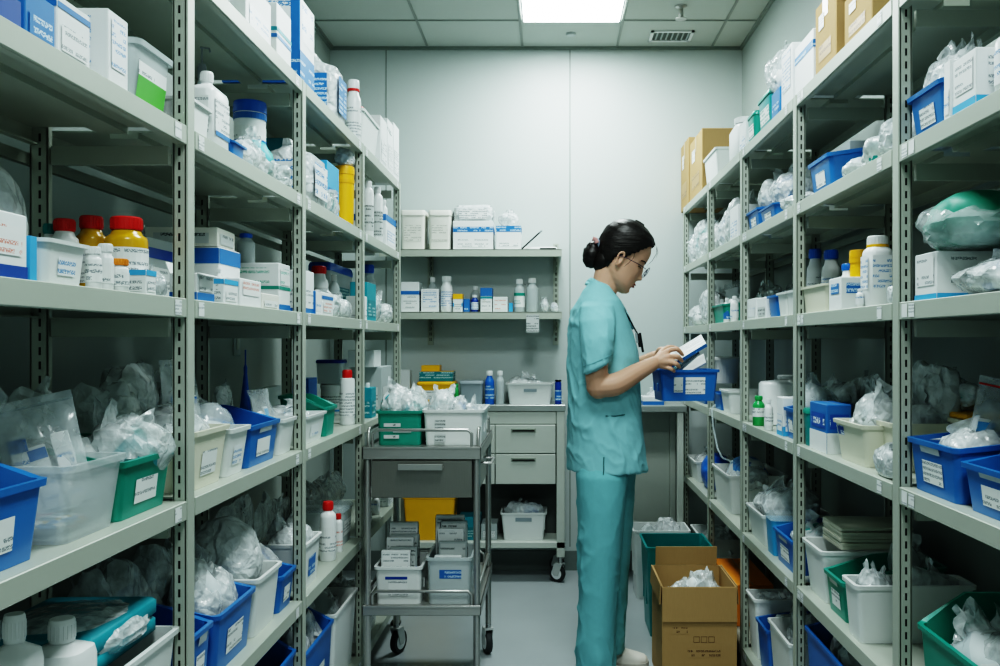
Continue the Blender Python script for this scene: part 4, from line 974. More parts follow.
# --- third shelf, nearest bay
cg = add(carton, 'R', 3, 915, 937, 251, 'white carton with light blue corner', dep=.2, text='print', tz=(.3, .92), band='sky_card', band_z=(0, .12))
o = bag(.22, .2, .105, mat='pouch', inner='green_cloth', style='film', fill=1.05, amp=.24, freq=1.8); o.location = (.745, 1.56, 1.25+cg.h+.001); o.rotation_euler = (0, 0, -PI/2); settag(o, 'green cloth packs in clear film resting on the white carton, right rack')
add(bag, 'R', 3, 939, 1000, 240, 'large clear bag with blue packets', dep=.17, inset=.006, mat='film', inner='mix_blue')
# second bay
tb_ = add(tub, 'R', 3, 800, 826, 283, 'cream tub with rim', dep=.08, mat='cream_tub', label=0)
add(bottle, 'R', 3, 808, 822, 249, 'white bottle with blue cap behind cream tub, far one', inset=.1, cap='blue_plastic', neck=.6)
add(bottle, 'R', 3, 823, 839, 250, 'white bottle with blue cap behind cream tub, near one', inset=.1, cap='blue_plastic', neck=.6, label='print_blue')
add(carton, 'R', 3, 829, 841, 277, 'white pack with blue label', dep=.06, text='print_on_blue', tx=(.2, .85), tz=(.5, .82))
add(bottle, 'R', 3, 842, 853, 264, 'white bottle with flat blue cap', inset=.03, cap='blue_plastic', neck=.7, label='print_blue')
add(bucket, 'R', 3, 851, 868, 250, 'yellow round container', inset=.045, body='yellow', lid='yellow_lid', stripe='yellow_lid', label='yellow', name='canister')
add(jug, 'R', 3, 866, 889, 236, 'large white canister with yellow collar and white cap', inset=.025, collar='yellow', neck=.6, sh=.8, handle=False, label='print_blue', band=(.25, .72), name='canister')
add(bottle, 'R', 3, 856.5, 863, 289, 'small white bottle before yellow container', inset=.008, label='print_blue')
add(bag, 'R', 3, 884, 893, 285, 'tiny white bag by the upright', dep=.02, inset=.002, mat='film_milky', inner=None)
# third bay
add(carton, 'R', 3, 747, 756, 298, 'small white carton with navy marks', dep=.1, text='print_blue')
add(carton, 'R', 3, 757, 766, 297, 'white pack beside blue bin', dep=.1, text='print_grey')
add(bin_, 'R', 3, 767, 776, 291, 'narrow blue bin', dep=.16, low=.85, label=0)
add(tub, 'R', 3, 777, 785, 292, 'small white tub, far one of two', dep=.12, label=0)
add(tub, 'R', 3, 786, 794, 290, 'small white tub, near one of two', dep=.12, label=0)
add(bag, 'R', 3, 747, 764, 277, 'grey bag behind white cartons', dep=.1, inset=.125, mat='film_grey', inner=None)
add(bag, 'R', 3, 770, 790, 280, 'clear bag behind narrow blue bin', dep=.06, inset=.18, mat='film', inner='mix_blue')
# fourth bay
bt = add(bin_, 'R', 3, 712, 723, 302, 'teal bin', dep=.16, low=.9, mat='green_bin', label=0)
inside(bt, .1, .9, .025, 'small brown and white packets in the teal bin', mat='film', inner='mix_col')
add(bottle, 'R', 3, 724, 730, 298, 'white bottle with sky blue label', inset=.02, label='print_on_blue')
add(bottle, 'R', 3, 731, 738, 296, 'white bottle near the upright', inset=.02, label='print_blue')
add(lidded, 'R', 3, 718, 738, 280, 'big clear lidded box at the back', dep=.055, inset=.195, mat='frosted', lid='clear_plastic', label='print_on_blue')
# farthest bay
add(bag, 'R', 3, 684, 694, 298, 'white bag, lower one', dep=.14, inset=.005, mat='film_milky', inner='mix_w')
add(bag, 'R', 3, 694, 707, 280, 'white bag, taller one', dep=.14, mat='film', inner='mix_w')
# --- fourth shelf, nearest bay
b15 = add(bin_, 'R', 4, 908, 955, 444, 'blue bin with white label', dep=.16, low=.92, holder=True)
inside(b15, .2, 1., .03, 'small clear bag of wrapped parts in the blue bin', mat='film', inner='mix_w', yfrac=(.0, .7))
o = pouch(.105, .05, .2, strip='red_cap', items=2, inner='print'); o.location = (.752, 1.545, .912); o.rotation_euler = (-.05, .22, -.3); settag(o, 'tall press-seal bag with red line leaning in the blue bin, right rack')
b16 = add(bin_, 'R', 4, 960, 1030, 468, 'blue bin cut by the right frame edge', dep=.2, low=.8, holder=True)
inside(b16, .2, .95, .1, 'white wrapped pack in the blue bin at right frame edge', mat='film', inner='mix_w', yfrac=(.05, .6))
ty = add(tub, 'R', 4, 906, 968, 421, 'wide cream tub with yellow lid behind blue bin', inset=.18, dep=.075, mat='cream_tub', label=0)
o = MB(); lid_w = ty.w*1.02; o.box(-lid_w/2, lid_w/2, -.04, .04, 0, .012, 'yellow_lid', .003); o = o.build('lid', ty.o, 0); o.location = (0, 0, ty.h+.0005)
o = bag(.26, .075, .09, mat='film_thin', inner='mix_teal'); o.location = ty.o.location+Vector((0, 0, ty.h+.014)); o.rotation_euler = (0, 0, PI/2); settag(o, 'clear bag of teal packets lying on the yellow lid, right rack')
# second bay
add(lidded, 'R', 4, 799.5, 808, 409, 'dark green lidded box by the upright', dep=.12, mat='teal_bin', lid='green_bin', label=0)
add(carton, 'R', 4, 810, 827, 405, 'blue carton with white lower half and black mark', dep=.06, body='blue_card', band='white_card', band_z=(0, .42), text='print_on_navy', tz=(.5, .8))
add(bag, 'R', 4, 822, 833, 421, 'small white crumpled bag before blue carton', dep=.03, inset=.002, mat='film_milky', inner=None) if False else None
t10 = add(tub, 'R', 4, 834, 863, 426, 'cream tub with tall blue label', dep=.2, mat='cream_tub', label=0)
q = MB(); z0, z1 = t10.h*.12, t10.h*.86; f = lambda z: -t10.d/2*(.84+.16*z/t10.h)-.0015
q.quad([(t10.w*.18, f(z0), z0), (t10.w*.4, f(z0), z0), (t10.w*.4, f(z1), z1), (t10.w*.18, f(z1), z1)], 'print_on_navy', [(0, 0), (.05, 0), (.05, .1), (0, .1)]); q.build('label', t10.o, 0).location = (-t10.w*.0-.58*t10.w, 0, 0)
inside(t10, .35, 1., .075, 'pointed clear bag rising from the cream tub', mat='film', inner='mix_w', yfrac=(0, .7))
inside(t10, .0, .45, .03, 'bag of yellow capped parts in the cream tub', mat='film', inner='mix_yel', yfrac=(0, .7))
t11 = add(tub, 'R', 4, 866, 893, 424, 'end cream tub beside the upright', dep=.18, inset=.056, mat='cream_tub', label=0)
inside(t11, .1, .95, .045, 'clear bag with sky blue packets in the end cream tub', mat='film', inner='mix_blue', yfrac=(0, .8))
add(bag, 'R', 4, 866, 890, 445, 'white crumpled bag at the shelf edge', dep=.048, inset=.002, mat='film_milky', inner='mix_w')
add(bag, 'R', 4, 838, 885, 362, 'large grey bag at the back', dep=.035, inset=.225, mat='film_grey', inner=None, amp=.14)
add(bag, 'R', 4, 800, 830, 372, 'clear grey bag above the blue carton', dep=.1, inset=.13, mat='film', inner='mix_teal')
inside(t10, .1, 1., .1, 'tall grey bag at the back of the labelled cream tub', mat='film_grey', inner=None, yfrac=(.5, 1.))
inside(t11, .0, 1., .12, 'tall grey bag at the back of the end cream tub', mat='film_grey', inner=None, yfrac=(.5, 1.))
# third bay
add(jug, 'R', 4, 745, 767, 376, 'large white jug with rounded shoulders', dep=.17, inset=.045, label=None, neck=.3, sh=.86, caph=.08)
add(bottle, 'R', 4, 757, 765.5, 396, 'green bottle with white label', inset=.004, body='green_plastic', cap='green_plastic', label='print', neck=.5) if False else None
add(bottle, 'R', 4, 753.5, 764, 396, 'green bottle with white label', inset=.003, body='green_plastic', cap='green_plastic', label='print', neck=.5, band=(.3, .6))
add(bottle, 'R', 4, 765, 772.5, 399, 'small white bottle next to green bottle', inset=.003)
add(carton, 'R', 4, 777, 783, 398, 'white and sky blue carton before blue bin', dep=.06, stripe=('sky_card', 0, .25), text='print_blue')
bb = add(bin_, 'R', 4, 784, 794, 404, 'blue bin squeezed by the upright', dep=.16, low=.85, label=1)
inside(bb, .0, 1., .06, 'clear cup shaped bag in the squeezed blue bin', mat='pouch', inner='mix_w')
add(carton, 'R', 4, 765, 781, 388, 'white and blue carton behind the green bottle', dep=.08, inset=.1, text='print_on_blue', band='blue_card', band_z=(.7, .9))
# fourth bay
add(bin_, 'R', 4, 711, 719.5, 392, 'blue bin', dep=.2, low=.9, label=0)
add(tub, 'R', 4, 720, 728, 391, 'narrow white tub', dep=.2, label=0)
add(bucket, 'R', 4, 710, 738, 357, 'big white round drum standing on the narrow tub', inset=.012, dz=.098, stripes=(), label='white_plastic')
# farthest bay
add(bin_, 'R', 4, 690, 704, 396, 'small blue bin', dep=.15, low=.9)
# --- fifth shelf, nearest bay
b17 = add(bin_, 'R', 5, 916, 985, 640, 'large green bin at the lower right frame corner', dep=.22, low=.72, mat='green_bin', label=0, cut=.4)
inside(b17, .1, .95, .02, 'shiny clear bag in the large green bin', mat='film', inner='mix_w', yfrac=(0, .6))
# second bay
t12 = add(tub, 'R', 5, 803, 822, 552, 'white tub with folded cloths on it', dep=.24, label=0)
o = flatpack(.17, .2, .062, mat='cloth_pack', cover=None, layers=6); o.location = t12.o.location+Vector((.02, 0, t12.h+.001)); o.rotation_euler = (0, 0, -PI/2); settag(o, 'stack of folded cream cloths lying on the white tub, right rack')
b18 = add(bin_, 'R', 5, 823, 842.5, 568, 'green bin with white label', dep=.24, low=.72, mat='green_bin', holder=True)
inside(b18, .1, .9, -.03, 'clear crumpled bag inside the green bin', mat='film', inner='mix_w', yfrac=(0, .6))
inside(b18, .0, 1., .06, 'grey bag at the back of the green bin', mat='film_grey', inner=None, yfrac=(.6, 1.))
t13 = add(tub, 'R', 5, 843.5, 857, 586, 'long white tub', dep=.255, inset=.002, label=0, taper=.92)
o = inside(t13, .05, .95, .04, 'clear press-seal pouch in the long tub, front one', yfrac=(0, .35), mat='film', inner='mix_w')
inside(t13, .0, .9, .045, 'clear bag in the long tub, rear one', mat='film', inner='mix_w', yfrac=(.4, .98))
# third bay
t14 = add(tub, 'R', 5, 744, 763, 516, 'white tub under a large clear bag', dep=.22, label=0)
inside(t14, -.1, 1.1, .085, 'large clear bag swelling over the white tub', mat='film', inner='mix_w', low=.72, dk=.95)
add(lidded, 'R', 5, 764.5, 772, 516, 'sky blue clear box', dep=.15, mat='sky_plastic', lid='clear_plastic', label=0)
b19 = add(bin_, 'R', 5, 773, 793, 534, 'blue bin with printed label', dep=.2, low=.8, holder=True)
inside(b19, .0, 1., .035, 'clear bag with teal packets in the labelled blue bin', mat='film', inner='mix_teal')
# fourth bay
t15 = add(tub, 'R', 5, 712, 729, 476, 'tall white tub lined with a blue bag', dep=.22, label=0)
inside(t15, -.05, 1.05, .05, 'blue and white lining bag in the tall white tub', mat='film', inner='mix_blue', fill=1.)
# farthest bay
t16 = add(tub, 'R', 5, 685, 696, 462, 'white tub holding small jars', dep=.2, label=0)
inside(t16, .0, 1., .035, 'clear bag of small jars in the far white tub', mat='film', inner='mix_w')
add(bag, 'R', 5, 697, 706, 456, 'deep blue bag', dep=.13, style='lump', mat='blue_plastic', inner=None, amp=.2)
# --- bottom shelf
add(bin_, 'R', 6, 770, 775, 640, 'x') if False else None
t17 = add(tub, 'R', 6, 745, 755, 600, 'white tub, far one of two', dep=.2, label=0)
inside(t17, .0, 1., .03, 'white bag in the far white tub', mat='film', inner='mix_blue')
b20 = add(bin_, 'R', 6, 756, 767, 626, 'blue bin between two white tubs', dep=.22, low=.9, label=0)
inside(b20, .0, 1., .045, 'clear bag in the blue bin between tubs', mat='film', inner='mix_w')
t18 = add(tub, 'R', 6, 768.5, 790, 645, 'white tub, near one of two', dep=.22, label=0)
inside(t18, .0, 1., .06, 'clear bag rising from the near white tub', mat='film', inner='mix_w')
b21 = add(bin_, 'R', 6, 805, 845, 655, 'blue bin in shadow', dep=.24, low=.9)
inside(b21, .0, 1., .04, 'grey bag in the shadowed blue bin', mat='film_grey')
add(carton, 'R', 6, 713, 733, 585, 'orange brown carton', dep=.15, body='orange', text=None)
t19 = add(tub, 'R', 6, 691, 703, 540, 'white tub at the far end', dep=.2, label=0)
inside(t19, .0, 1., .04, 'white bag in the far end tub', mat='film_milky')

# ================================================================ back wall shelves
yf = 4.42; W = ', upper back shelf'
addB(lidded, SA, yf, 400, 425, 210, 'cream lidded tub next to the left rack', .15, W, mat='cream_card', lid='cream_card', label='print_cream')
addB(lidded, SA, yf, 428, 451, 210, 'cream lidded tub beside the blue banded carton', .15, W, mat='cream_card', lid='cream_card', label='print_cream')
cc = addB(carton, SA, yf, 453, 493, 221, 'wide white carton with blue banner', .15, W, band='blue_card', band_z=(.62, .8), band_text='print_on_blue', text='print', tz=(.1, .4))
o = softpack(.19, .13, .085, text='print'); o.location = cc.o.location+Vector((0, 0, cc.h+.001)); settag(o, 'clear wrapped pack lying on the wide white carton, upper back shelf')
cc = addB(carton, SA, yf, 496, 521, 226, 'small white carton with blue top band', .13, W, band='blue_card', band_z=(.76, 1), band_text='print_on_blue', text='print', tz=(.15, .45))
o = bag(.11, .1, .085, mat='film', inner='mix_w'); o.location = cc.o.location+Vector((0, 0, cc.h+.001)); settag(o, 'peaked clear bag on the small white carton, upper back shelf')
b = MB(); b.box(-.085, .085, -.06, .06, 0, .018, 'white_plastic', .004); b.quad([(.0, -.0605, .004), (.08, -.0605, .004), (.08, -.0605, .013), (.0, -.0605, .013)], 'slot'); o = b.build('tray', None, 0); o.location = (-.05, 4.5, SA+.0005); tag(o, 'flat white tray at the end of the upper back shelf', 'tray')
r = empty('pen', (-.115, 4.45, SA+.006)); r.rotation_euler = (0, math.radians(-42), 0)
b = MB(); b.tube([(-.035, 0, -.001), (.085, 0, 0)], .004, 'black_plastic'); b.build('barrel', r, 60); b = MB(); b.tube([(.085, 0, 0), (.1, 0, 0)], .0045, 'grey_plastic'); b.build('cap', r, 60); r.location = (-.115, 4.43, SA+.03)
tag(r, 'dark pen leaning on the white tray, upper back shelf', 'pen')
W = ', lower back shelf'
addB(carton, SB, yf, 401, 419, 282, 'white carton with blue stripe', .12, W, band='blue_card', band_z=(.58, .7))
addB(bottle, SB, 4.53, 427, 437, 277, 'small clear bottle behind a white carton', .05, W, body='frosted', cap='white_plastic', label=None)
addB(carton, SB, yf, 421, 438.5, 289, 'square white carton with blue print', .1, W, text='print_blue', tz=(.2, .92))
addB(bottle, SB, yf, 440, 452, 276, 'white bottle with blue printed label', .06, W, label='print_blue', neck=.62)
addB(carton, SB, yf, 453, 462.5, 294, 'small yellow topped carton', .05, W, band='yellow', band_z=(.72, 1), stripe=('sky_card', .3, .5))
addB(carton, SB, yf, 463.5, 469.5, 299, 'small blue carton', .05, W, body='blue_card', text='print_on_blue')
addB(bottle, SB, yf, 470.5, 478, 295, 'little blue bottle with white label', .05, W, body='navy_plastic', label='print_blue', neck=.5)
addB(bottle, SB, 4.53, 470, 480, 286, 'grey bottle behind little blue bottle', .05, W, body='frosted', label=None)
addB(carton, SB, yf, 480.5, 492, 288, 'white carton with blue and teal top', .08, W, band='blue_card', band_z=(.66, 1), stripe=('teal_card', .55, .64), text='print')
addB(carton, SB, yf, 493, 507.5, 297, 'low white carton with grey print', .08, W, text='print_red', tz=(.15, .85))
addB(carton, SB, yf, 509, 512.5, 303, 'tiny sky blue carton', .04, W, body='sky_card', text=None)
addB(bottle, SB, yf, 514, 524.5, 279, 'clear bottle with green label', .05, W, body='frosted', label='print_green', label2='green_bin', neck=.5)
addB(bottle, SB, yf, 526, 538, 278, 'clear water bottle without label', .06, W, body='frosted', label=None, neck=.5)
addB(bag, SB, yf, 540, 549, 296, 'small clear bag next to the clear bottle', .06, W, mat='film', inner='mix_w')
addB(bag, SB, yf, 549.5, 559, 302, 'small white bag at the shelf end', .06, W, mat='film_milky', inner='mix_blue')
# ---- cabinet top
yc = 4.42; W = ', on the grey cabinet'
ybx = addB(lidded, CT, yc, 417, 454, 382, 'large yellow box with white label', .16, W, mat='yellow', lid='yellow_lid', label='print')
o = carton(.165, .11, .05, body='yellow', band='teal_card', band_z=(.02, .98), band_text='print_on_teal', text=None); o.location = ybx.o.location+Vector((0, 0, ybx.h+.001)); settag(o, 'yellow and teal carton lying on the large yellow box')
o = carton(.09, .09, .028, body='yellow', text=None); o.location = ybx.o.location+Vector((-.03, 0, ybx.h+.052)); settag(o, 'flat yellow carton on top of the yellow and teal carton')
addB(bottle, CT, yc, 454, 458.5, 384, 'thin green bottle beside yellow box', .022, W, body='green_plastic', cap='green_plastic', label=None, neck=.6)
addB(lidded, CT, yc, 459, 483, 381, 'grey lidded tub', .14, W, mat='grey_tub', lid='grey_tub', label=None)
addB(bottle, CT, yc, 484.5, 494, 371, 'blue bottle with white cap', .046, W, body='blue_plastic', cap='white_plastic', label='print_on_blue', neck=.5, sh=.7)
addB(bottle, CT, yc, 495.5, 504, 371, 'clear bottle with white cap', .042, W, body='frosted', cap='white_plastic', label=None, neck=.5)
tq = addB(tub, CT, yc, 506.5, 553, 383, 'white tub with blue base line', .14, W, label=0)
q = MB(); q.quad([(-tq.w*.4, -tq.d/2*.85-.002, .004), (tq.w*.4, -tq.d/2*.85-.002, .004), (tq.w*.4, -tq.d/2*.87-.002, .018), (-tq.w*.4, -tq.d/2*.87-.002, .018)], 'blue_card'); q.quad([(-tq.w*.13, -tq.d/2*.94-.003, tq.h*.58), (tq.w*.15, -tq.d/2*.94-.003, tq.h*.58), (tq.w*.15, -tq.d/2*.965-.003, tq.h*.72), (-tq.w*.13, -tq.d/2*.965-.003, tq.h*.72)], 'grey_tub'); q.build('label', tq.o, 0)
inside(tq, .02, .98, .04, 'white crumpled wipes heaped in the white tub', mat='film_milky', inner='mix_w', where='on the grey cabinet')
addB(bottle, CT, yc, 555, 561.5, 380, 'dark blue can', .032, W, body='navy_plastic', cap='black_plastic', label='print_on_blue', neck=.8, caph=.06, sh=.9)
addB(carton, CT, 4.5, 399, 410, 370, 'slim white carton near the left rack', .06, W, text='print')
# ---- cabinet lower shelf
tz_ = addB(tub, .2, 4.42, 501, 546, 513, 'white tub with blue gloves', .17, ', on the cabinet bottom shelf', label=0)
q = MB(); q.quad([(-.04, -tz_.d/2*.955-.0025, tz_.h*.68), (.04, -tz_.d/2*.955-.0025, tz_.h*.68), (.04, -tz_.d/2*.975-.0025, tz_.h*.82), (-.04, -tz_.d/2*.975-.0025, tz_.h*.82)], 'grey_tub'); q.build('label_holder', tz_.o, 0)
inside(tz_, .05, .95, .055, 'clear bag of blue gloves in the white tub', inner='mix_blue', mat='film_thin', where='on the cabinet bottom shelf')
addB(tub, .2, 4.42, 403, 455, 497, 'large yellow tub', .17, ', on the cabinet bottom shelf', mat='yellow', label=0)
addB(carton, .2, 4.43, 458, 480, 517, 'dark teal carton', .14, ', on the cabinet bottom shelf', body='teal_card', text='print_on_teal')
addB(carton, .2, 4.43, 481, 497, 524, 'low grey carton', .14, ', on the cabinet bottom shelf', body='grey_card')
# ---- trolley
W = ', on the trolley top'
tt_ = addB(tub, TT, 2.93, 377, 421, 411, 'teal bin with white printed lines', .24, W, mat='green_bin', label=0, taper=.95, rz=0)
q = MB(); 
for x0, z0, w_ in ((-.05, .05, .055), (-.02, .032, .06), (-.05, .012, .05)): q.text((x0, -tt_.d/2*.975-.002, z0+.01), (1, 0, 0), (0, 0, 1), w_, .012, 'print_grey')
q.build('label', tt_.o, 0)
tw = addB(tub, TT, 2.93, 423, 483, 410, 'white tub with grey printed squares', .26, W, label=0, taper=.93)
q = MB(); q.text((-.06, -tw.d/2*.965-.002, .05), (1, 0, 0), (0, 0, 1), .035, .032, 'print_grey'); q.text((-.06, -tw.d/2*.945-.0035, .01), (1, 0, 0), (0, 0, 1), .035, .026, 'print_grey'); q.build('label', tw.o, 0)
inside(tt_, -.12, .66, .085, 'white bag of tubing heaped in the teal bin, left part', mat='film_milky', inner='mix_teal', where='trolley top')
inside(tt_, .38, 1.12, .075, 'white bag of tubing heaped in the teal bin, right part', mat='film', inner='mix_teal', where='trolley top')
inside(tw, -.05, .45, .065, 'white bag heaped in the white tub, left part', mat='film_milky', inner='mix_teal', where='trolley top')
inside(tw, .38, .75, .045, 'white bag with blue packets in the white tub, middle part', mat='film', inner='mix_blue', where='trolley top')
inside(tw, .7, 1., .03, 'flat white bag in the white tub, right part', mat='film_milky', inner='mix_blue', where='trolley top')
W = ', trolley lower tray'
tl = addB(tub, zl, 2.88, 375, 421, 567, 'white tub with blue stripe and printed label', .2, W, label=1, taper=.95)
q = MB(); z_ = tl.h*.66; q.quad([(-tl.w*.28, -tl.d/2*.96-.003, z_), (tl.w*.2, -tl.d/2*.96-.003, z_), (tl.w*.2, -tl.d/2*.965-.003, z_+.009), (-tl.w*.28, -tl.d/2*.965-.003, z_+.009)], 'navy_card'); q.build('label', tl.o, 0)
tr = addB(tub, zl, 2.88, 427, 471, 558, 'clear tub with blue label', .2, W, mat='frosted', label=0, taper=.94)
q = MB(); q.quad([(-tr.w*.22, -tr.d/2*.95-.003, tr.h*.55), (tr.w*.28, -tr.d/2*.95-.003, tr.h*.55), (tr.w*.28, -tr.d/2*.975-.003, tr.h*.74), (-tr.w*.22, -tr.d/2*.975-.003, tr.h*.74)], 'print_on_blue', [(0, 0), (.07, 0), (.07, .03), (0, .03)]); q.build('label', tr.o, 0)
def filebox(n, rec, extra, tint, look):
    for k in range(n):
        e = extra[k]; w_, h_ = rec.w*.7, rec.h+e-.006
        o = carton(w_*random.uniform(.86, .99), .02, h_, body=tint[k % len(tint)], text='print_grey' if k % 2 else 'print', tz=(.45, .97), tx=(.06, .94), band='navy_card' if k % 2 else None, band_z=(.6, .63), name='carton')
        L = rec.o.location; o.location = (L.x+random.uniform(-.006, .006)+(-.008, .008)[k % 2], L.y-rec.d*.34+k*.026, L.z+.006); o.rotation_euler = (random.uniform(-.06, -.02), 0, 0)
        settag(o, f"{look[k]}, trolley lower tray")
filebox(5, tl, (.045, .05, .075, .08, .115), ('white_card', 'grey_card'), ['flat white carton upright in the striped tub, front', 'flat grey carton upright in striped tub, second from front', 'flat white carton upright in striped tub, middle', 'flat grey carton upright in striped tub, second from back', 'flat white carton upright in striped tub, rearmost and tallest'])
filebox(5, tr, (.0, .04, .075, .095, .11), ('white_card', 'grey_card'), ['low white carton upright in the clear tub, front', 'grey carton upright in the clear tub, second from front', 'white carton upright in the clear tub, middle', 'grey carton upright in the clear tub, second from back', 'white carton upright in the clear tub, rearmost and tallest'])
# ---- side desk
o = addB(carton, .87, 4.36, 643, 664, 397, 'flat white and blue pack', .12, ', on the desk behind the woman', band='blue_card', band_z=(0, .45), text=None)
addB(bag, .87, 4.46, 646, 668, 388, 'clear bag of white packets', .1, ', on the desk behind the woman', mat='film', inner='mix_w')
# under the desk
tu = addB(tub, 0, 4.1, 634, 690, 531, 'large white floor tub behind the cardboard boxes', .2, '', label=0)
inside(tu, .0, .5, .06, 'grey clear bag on the left of the floor tub', mat='film_grey', inner='mix_w', where='behind the cardboard boxes')
inside(tu, .45, 1., .075, 'white clear bag on the right of the floor tub', mat='film', inner='mix_w', where='behind the cardboard boxes')
# ---- open cardboard box on the floor
r = empty('open_cardboard_box', (.5, 3.16, 0)); bw, bd, bh = .25, .30, .355; t = .004
b = MB()
for a in ((-bw/2, bw/2, -bd/2, -bd/2+t), (-bw/2, bw/2, bd/2-t, bd/2), (-bw/2, -bw/2+t, -bd/2+t, bd/2-t), (bw/2-t, bw/2, -bd/2+t, bd/2-t)): b.box(*a, 0, bh, 'kraft')
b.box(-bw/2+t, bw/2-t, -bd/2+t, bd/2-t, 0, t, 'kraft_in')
b.text((-.09, -bd/2-.0008, bh*.56), (1, 0, 0), (0, 0, 1), .05, .022, 'print_kraft')
for x in (-.02, .005, .03): 
    for q in ((x, x+.02, .2, .2012), (x, x+.02, .2188, .22), (x, x+.0012, .2, .22), (x+.0188, x+.02, .2, .22)): b.quad([(q[0], -bd/2-.0008, q[2]-.03), (q[1], -bd/2-.0008, q[2]-.03), (q[1], -bd/2-.0008, q[3]-.03), (q[0], -bd/2-.0008, q[3]-.03)], 'kraft_ink')
b.text((-.04, -bd/2-.0008, .12), (1, 0, 0), (0, 0, 1), .11, .03, 'print_kraft')
b.build('body', r, 0)
for nm, loc, rot, w_, l_ in (('flap', (0, -bd/2-.001, bh), (PI-.04, 0, 0), bw, .115), ('flap', (0, bd/2, bh), (.12, 0, 0), bw*.9, .07)):
    f = MB(); f.box(-w_/2, w_/2, -.0015, .0015, .001, l_, 'kraft'); o = f.build(nm, r, 0); o.location = loc; o.rotation_euler = rot
for s in (-1, 1):
    f = MB(); f.box(-.0015, .0015, -bd/2+.006, bd/2-.006, -.06, .003, 'kraft'); o = f.build('flap', r, 0); o.location = (s*(bw/2+.003), 0, bh); o.rotation_euler = (0, -s*.06, 0)
tag(r, 'open brown cardboard box on the floor in front of the woman', 'box', 'brown cardboard boxes')
for lx, ww, hh, look, m_ in ((-.055, .12, .40, 'pointed clear bag on the left in the open cardboard box', 'film'), (.02, .15, .46, 'tall peaked clear bag in the middle of the open cardboard box', 'film'), (.08, .08, .41, 'small clear bag on the right in the open cardboard box', 'film')):
    o = bag(ww, .2, hh, mat=m_, inner='mix_w', style='film', fill=.82); o.location = (.5+lx, 3.16, .005); settag(o, look)
# second box and teal crate behind it
o = brown_box(.2, .2, .3); o.location = (.555, 3.43, 0); settag(o, 'closed brown cardboard box right behind the open box')
r_ = tub(.26, .26, .36, 'teal_bin', label=0); r_.location = (.515, 3.70, 0); settag(r_, 'deep teal tub on the floor behind the brown boxes')
rc = Rec(); rc.o = r_; rc.w = .26; rc.d = .26; rc.h = .36; rc.loc = 'behind the brown boxes'
inside(rc, .05, .6, -.01, 'clear bag of tubing in the deep teal tub', mat='film', inner='mix_teal')
# tube hanging in the right rack, fourth bay
b = MB(); b.tube([(.672, 3.66, .92), (.655, 3.64, .905), (.652, 3.6, .84), (.655, 3.52, .76), (.662, 3.46, .73), (.7, 3.44, .715)], .004, 'clear_plastic'); o = b.build('plastic_tube', None, 60); tag(o, 'clear plastic tube looping down from fourth shelf of the right rack', 'tube')
# ================================================================ the woman
def P(px, py, Y): return Vector(((px-VX)*Y/FP, Y, CZ+(VY-py)*Y/FP))
EAR = P(619, 261, 3.17); TILT = math.radians(31)
HR = Matrix.Rotation(TILT, 3, 'Y')                      # nods the head towards +x
def hw(x, y, z): return EAR + HR @ Vector((x, y, z))
def lerp(tab, z):
    if z <= tab[0][0]: return tab[0][1:]
    for a, b_ in zip(tab, tab[1:]):
        if z <= b_[0]:
            t = (z-a[0])/(b_[0]-a[0]); t = t*t*(3-2*t)*.35+t*.65
            return tuple(p+(q-p)*t for p, q in zip(a[1:], b_[1:]))
    return tab[-1][1:]
# local head profile: z, front x, back x, half width
HEAD = [(-.094, .066, .024, .014), (-.087, .078, .012, .030), (-.076, .084, .000, .042), (-.062, .085, -.018, .052), (-.045, .0865, -.040, .058), (-.02, .086, -.064, .063), (.005, .084, -.080, .066), (.03, .083, -.089, .069),
        (.05, .087, -.0915, .0715), (.075, .085, -.089, .072), (.10, .074, -.078, .067), (.12, .054, -.06, .055), (.135, .026, -.036, .036), (.142, .0, -.012, .012)]
def face_bump(y, z):
    g = lambda v, c, s: math.exp(-((v-c)/s)**2)
    d = 0
    d += .0175*g(y, 0, .0095)*(g(z, -.0165, .0095)) + .0105*g(y, 0, .0075)*g(z, .0, .014) + .005*g(y, 0, .007)*g(z, .018, .012)          # nose
    d += .006*(g(y, .011, .006)+g(y, -.011, .006))*g(z, -.021, .006)                                                         # nostril wings
    d += .0062*g(y, 0, .016)*g(z, -.0425, .0045) + .0058*g(y, 0, .014)*g(z, -.0525, .0048) - .0028*g(y, 0, .02)*g(z, -.0475, .0022)
    d -= .0035*g(y, 0, .02)*g(z, -.062, .006); d += .004*g(y, 0, .018)*g(z, -.079, .010)                                       # chin
    d -= .0075*(g(y, .031, .014)+g(y, -.031, .014))*g(z, .018, .012)                                                           # eye sockets
    d += .004*(g(y, .031, .009)+g(y, -.031, .009))*g(z, .017, .007)
    d += .003*(g(y, .03, .018)+g(y, -.03, .018))*g(z, .037, .008)                                                              # brow
    d += .003*(g(y, .043, .016)+g(y, -.043, .016))*g(z, -.012, .018)
    return d
def head_mesh():
    b = MB(); rings = []; nz, nt = 64, 72
    for k in range(nz+1):
        z = -.094+.236*k/nz; xf, xb, hwid = lerp(HEAD, z); cx = (xf*.42+xb*.58); ring = []
        for j in range(nt):
            a = 2*PI*j/nt; c, s = math.cos(a), math.sin(a); e = 2.25
            rx = (xf-cx) if c > 0 else (cx-xb); k_ = (abs(c)**e+abs(s)**e)**(-1/e)
            x, y = cx+rx*c*k_, hwid*s*k_
            if c > .2: x += face_bump(y, z)
            ring.append(hw(x, y, z))
        rings.append(ring)
    b.loft(rings, 'skin'); return b
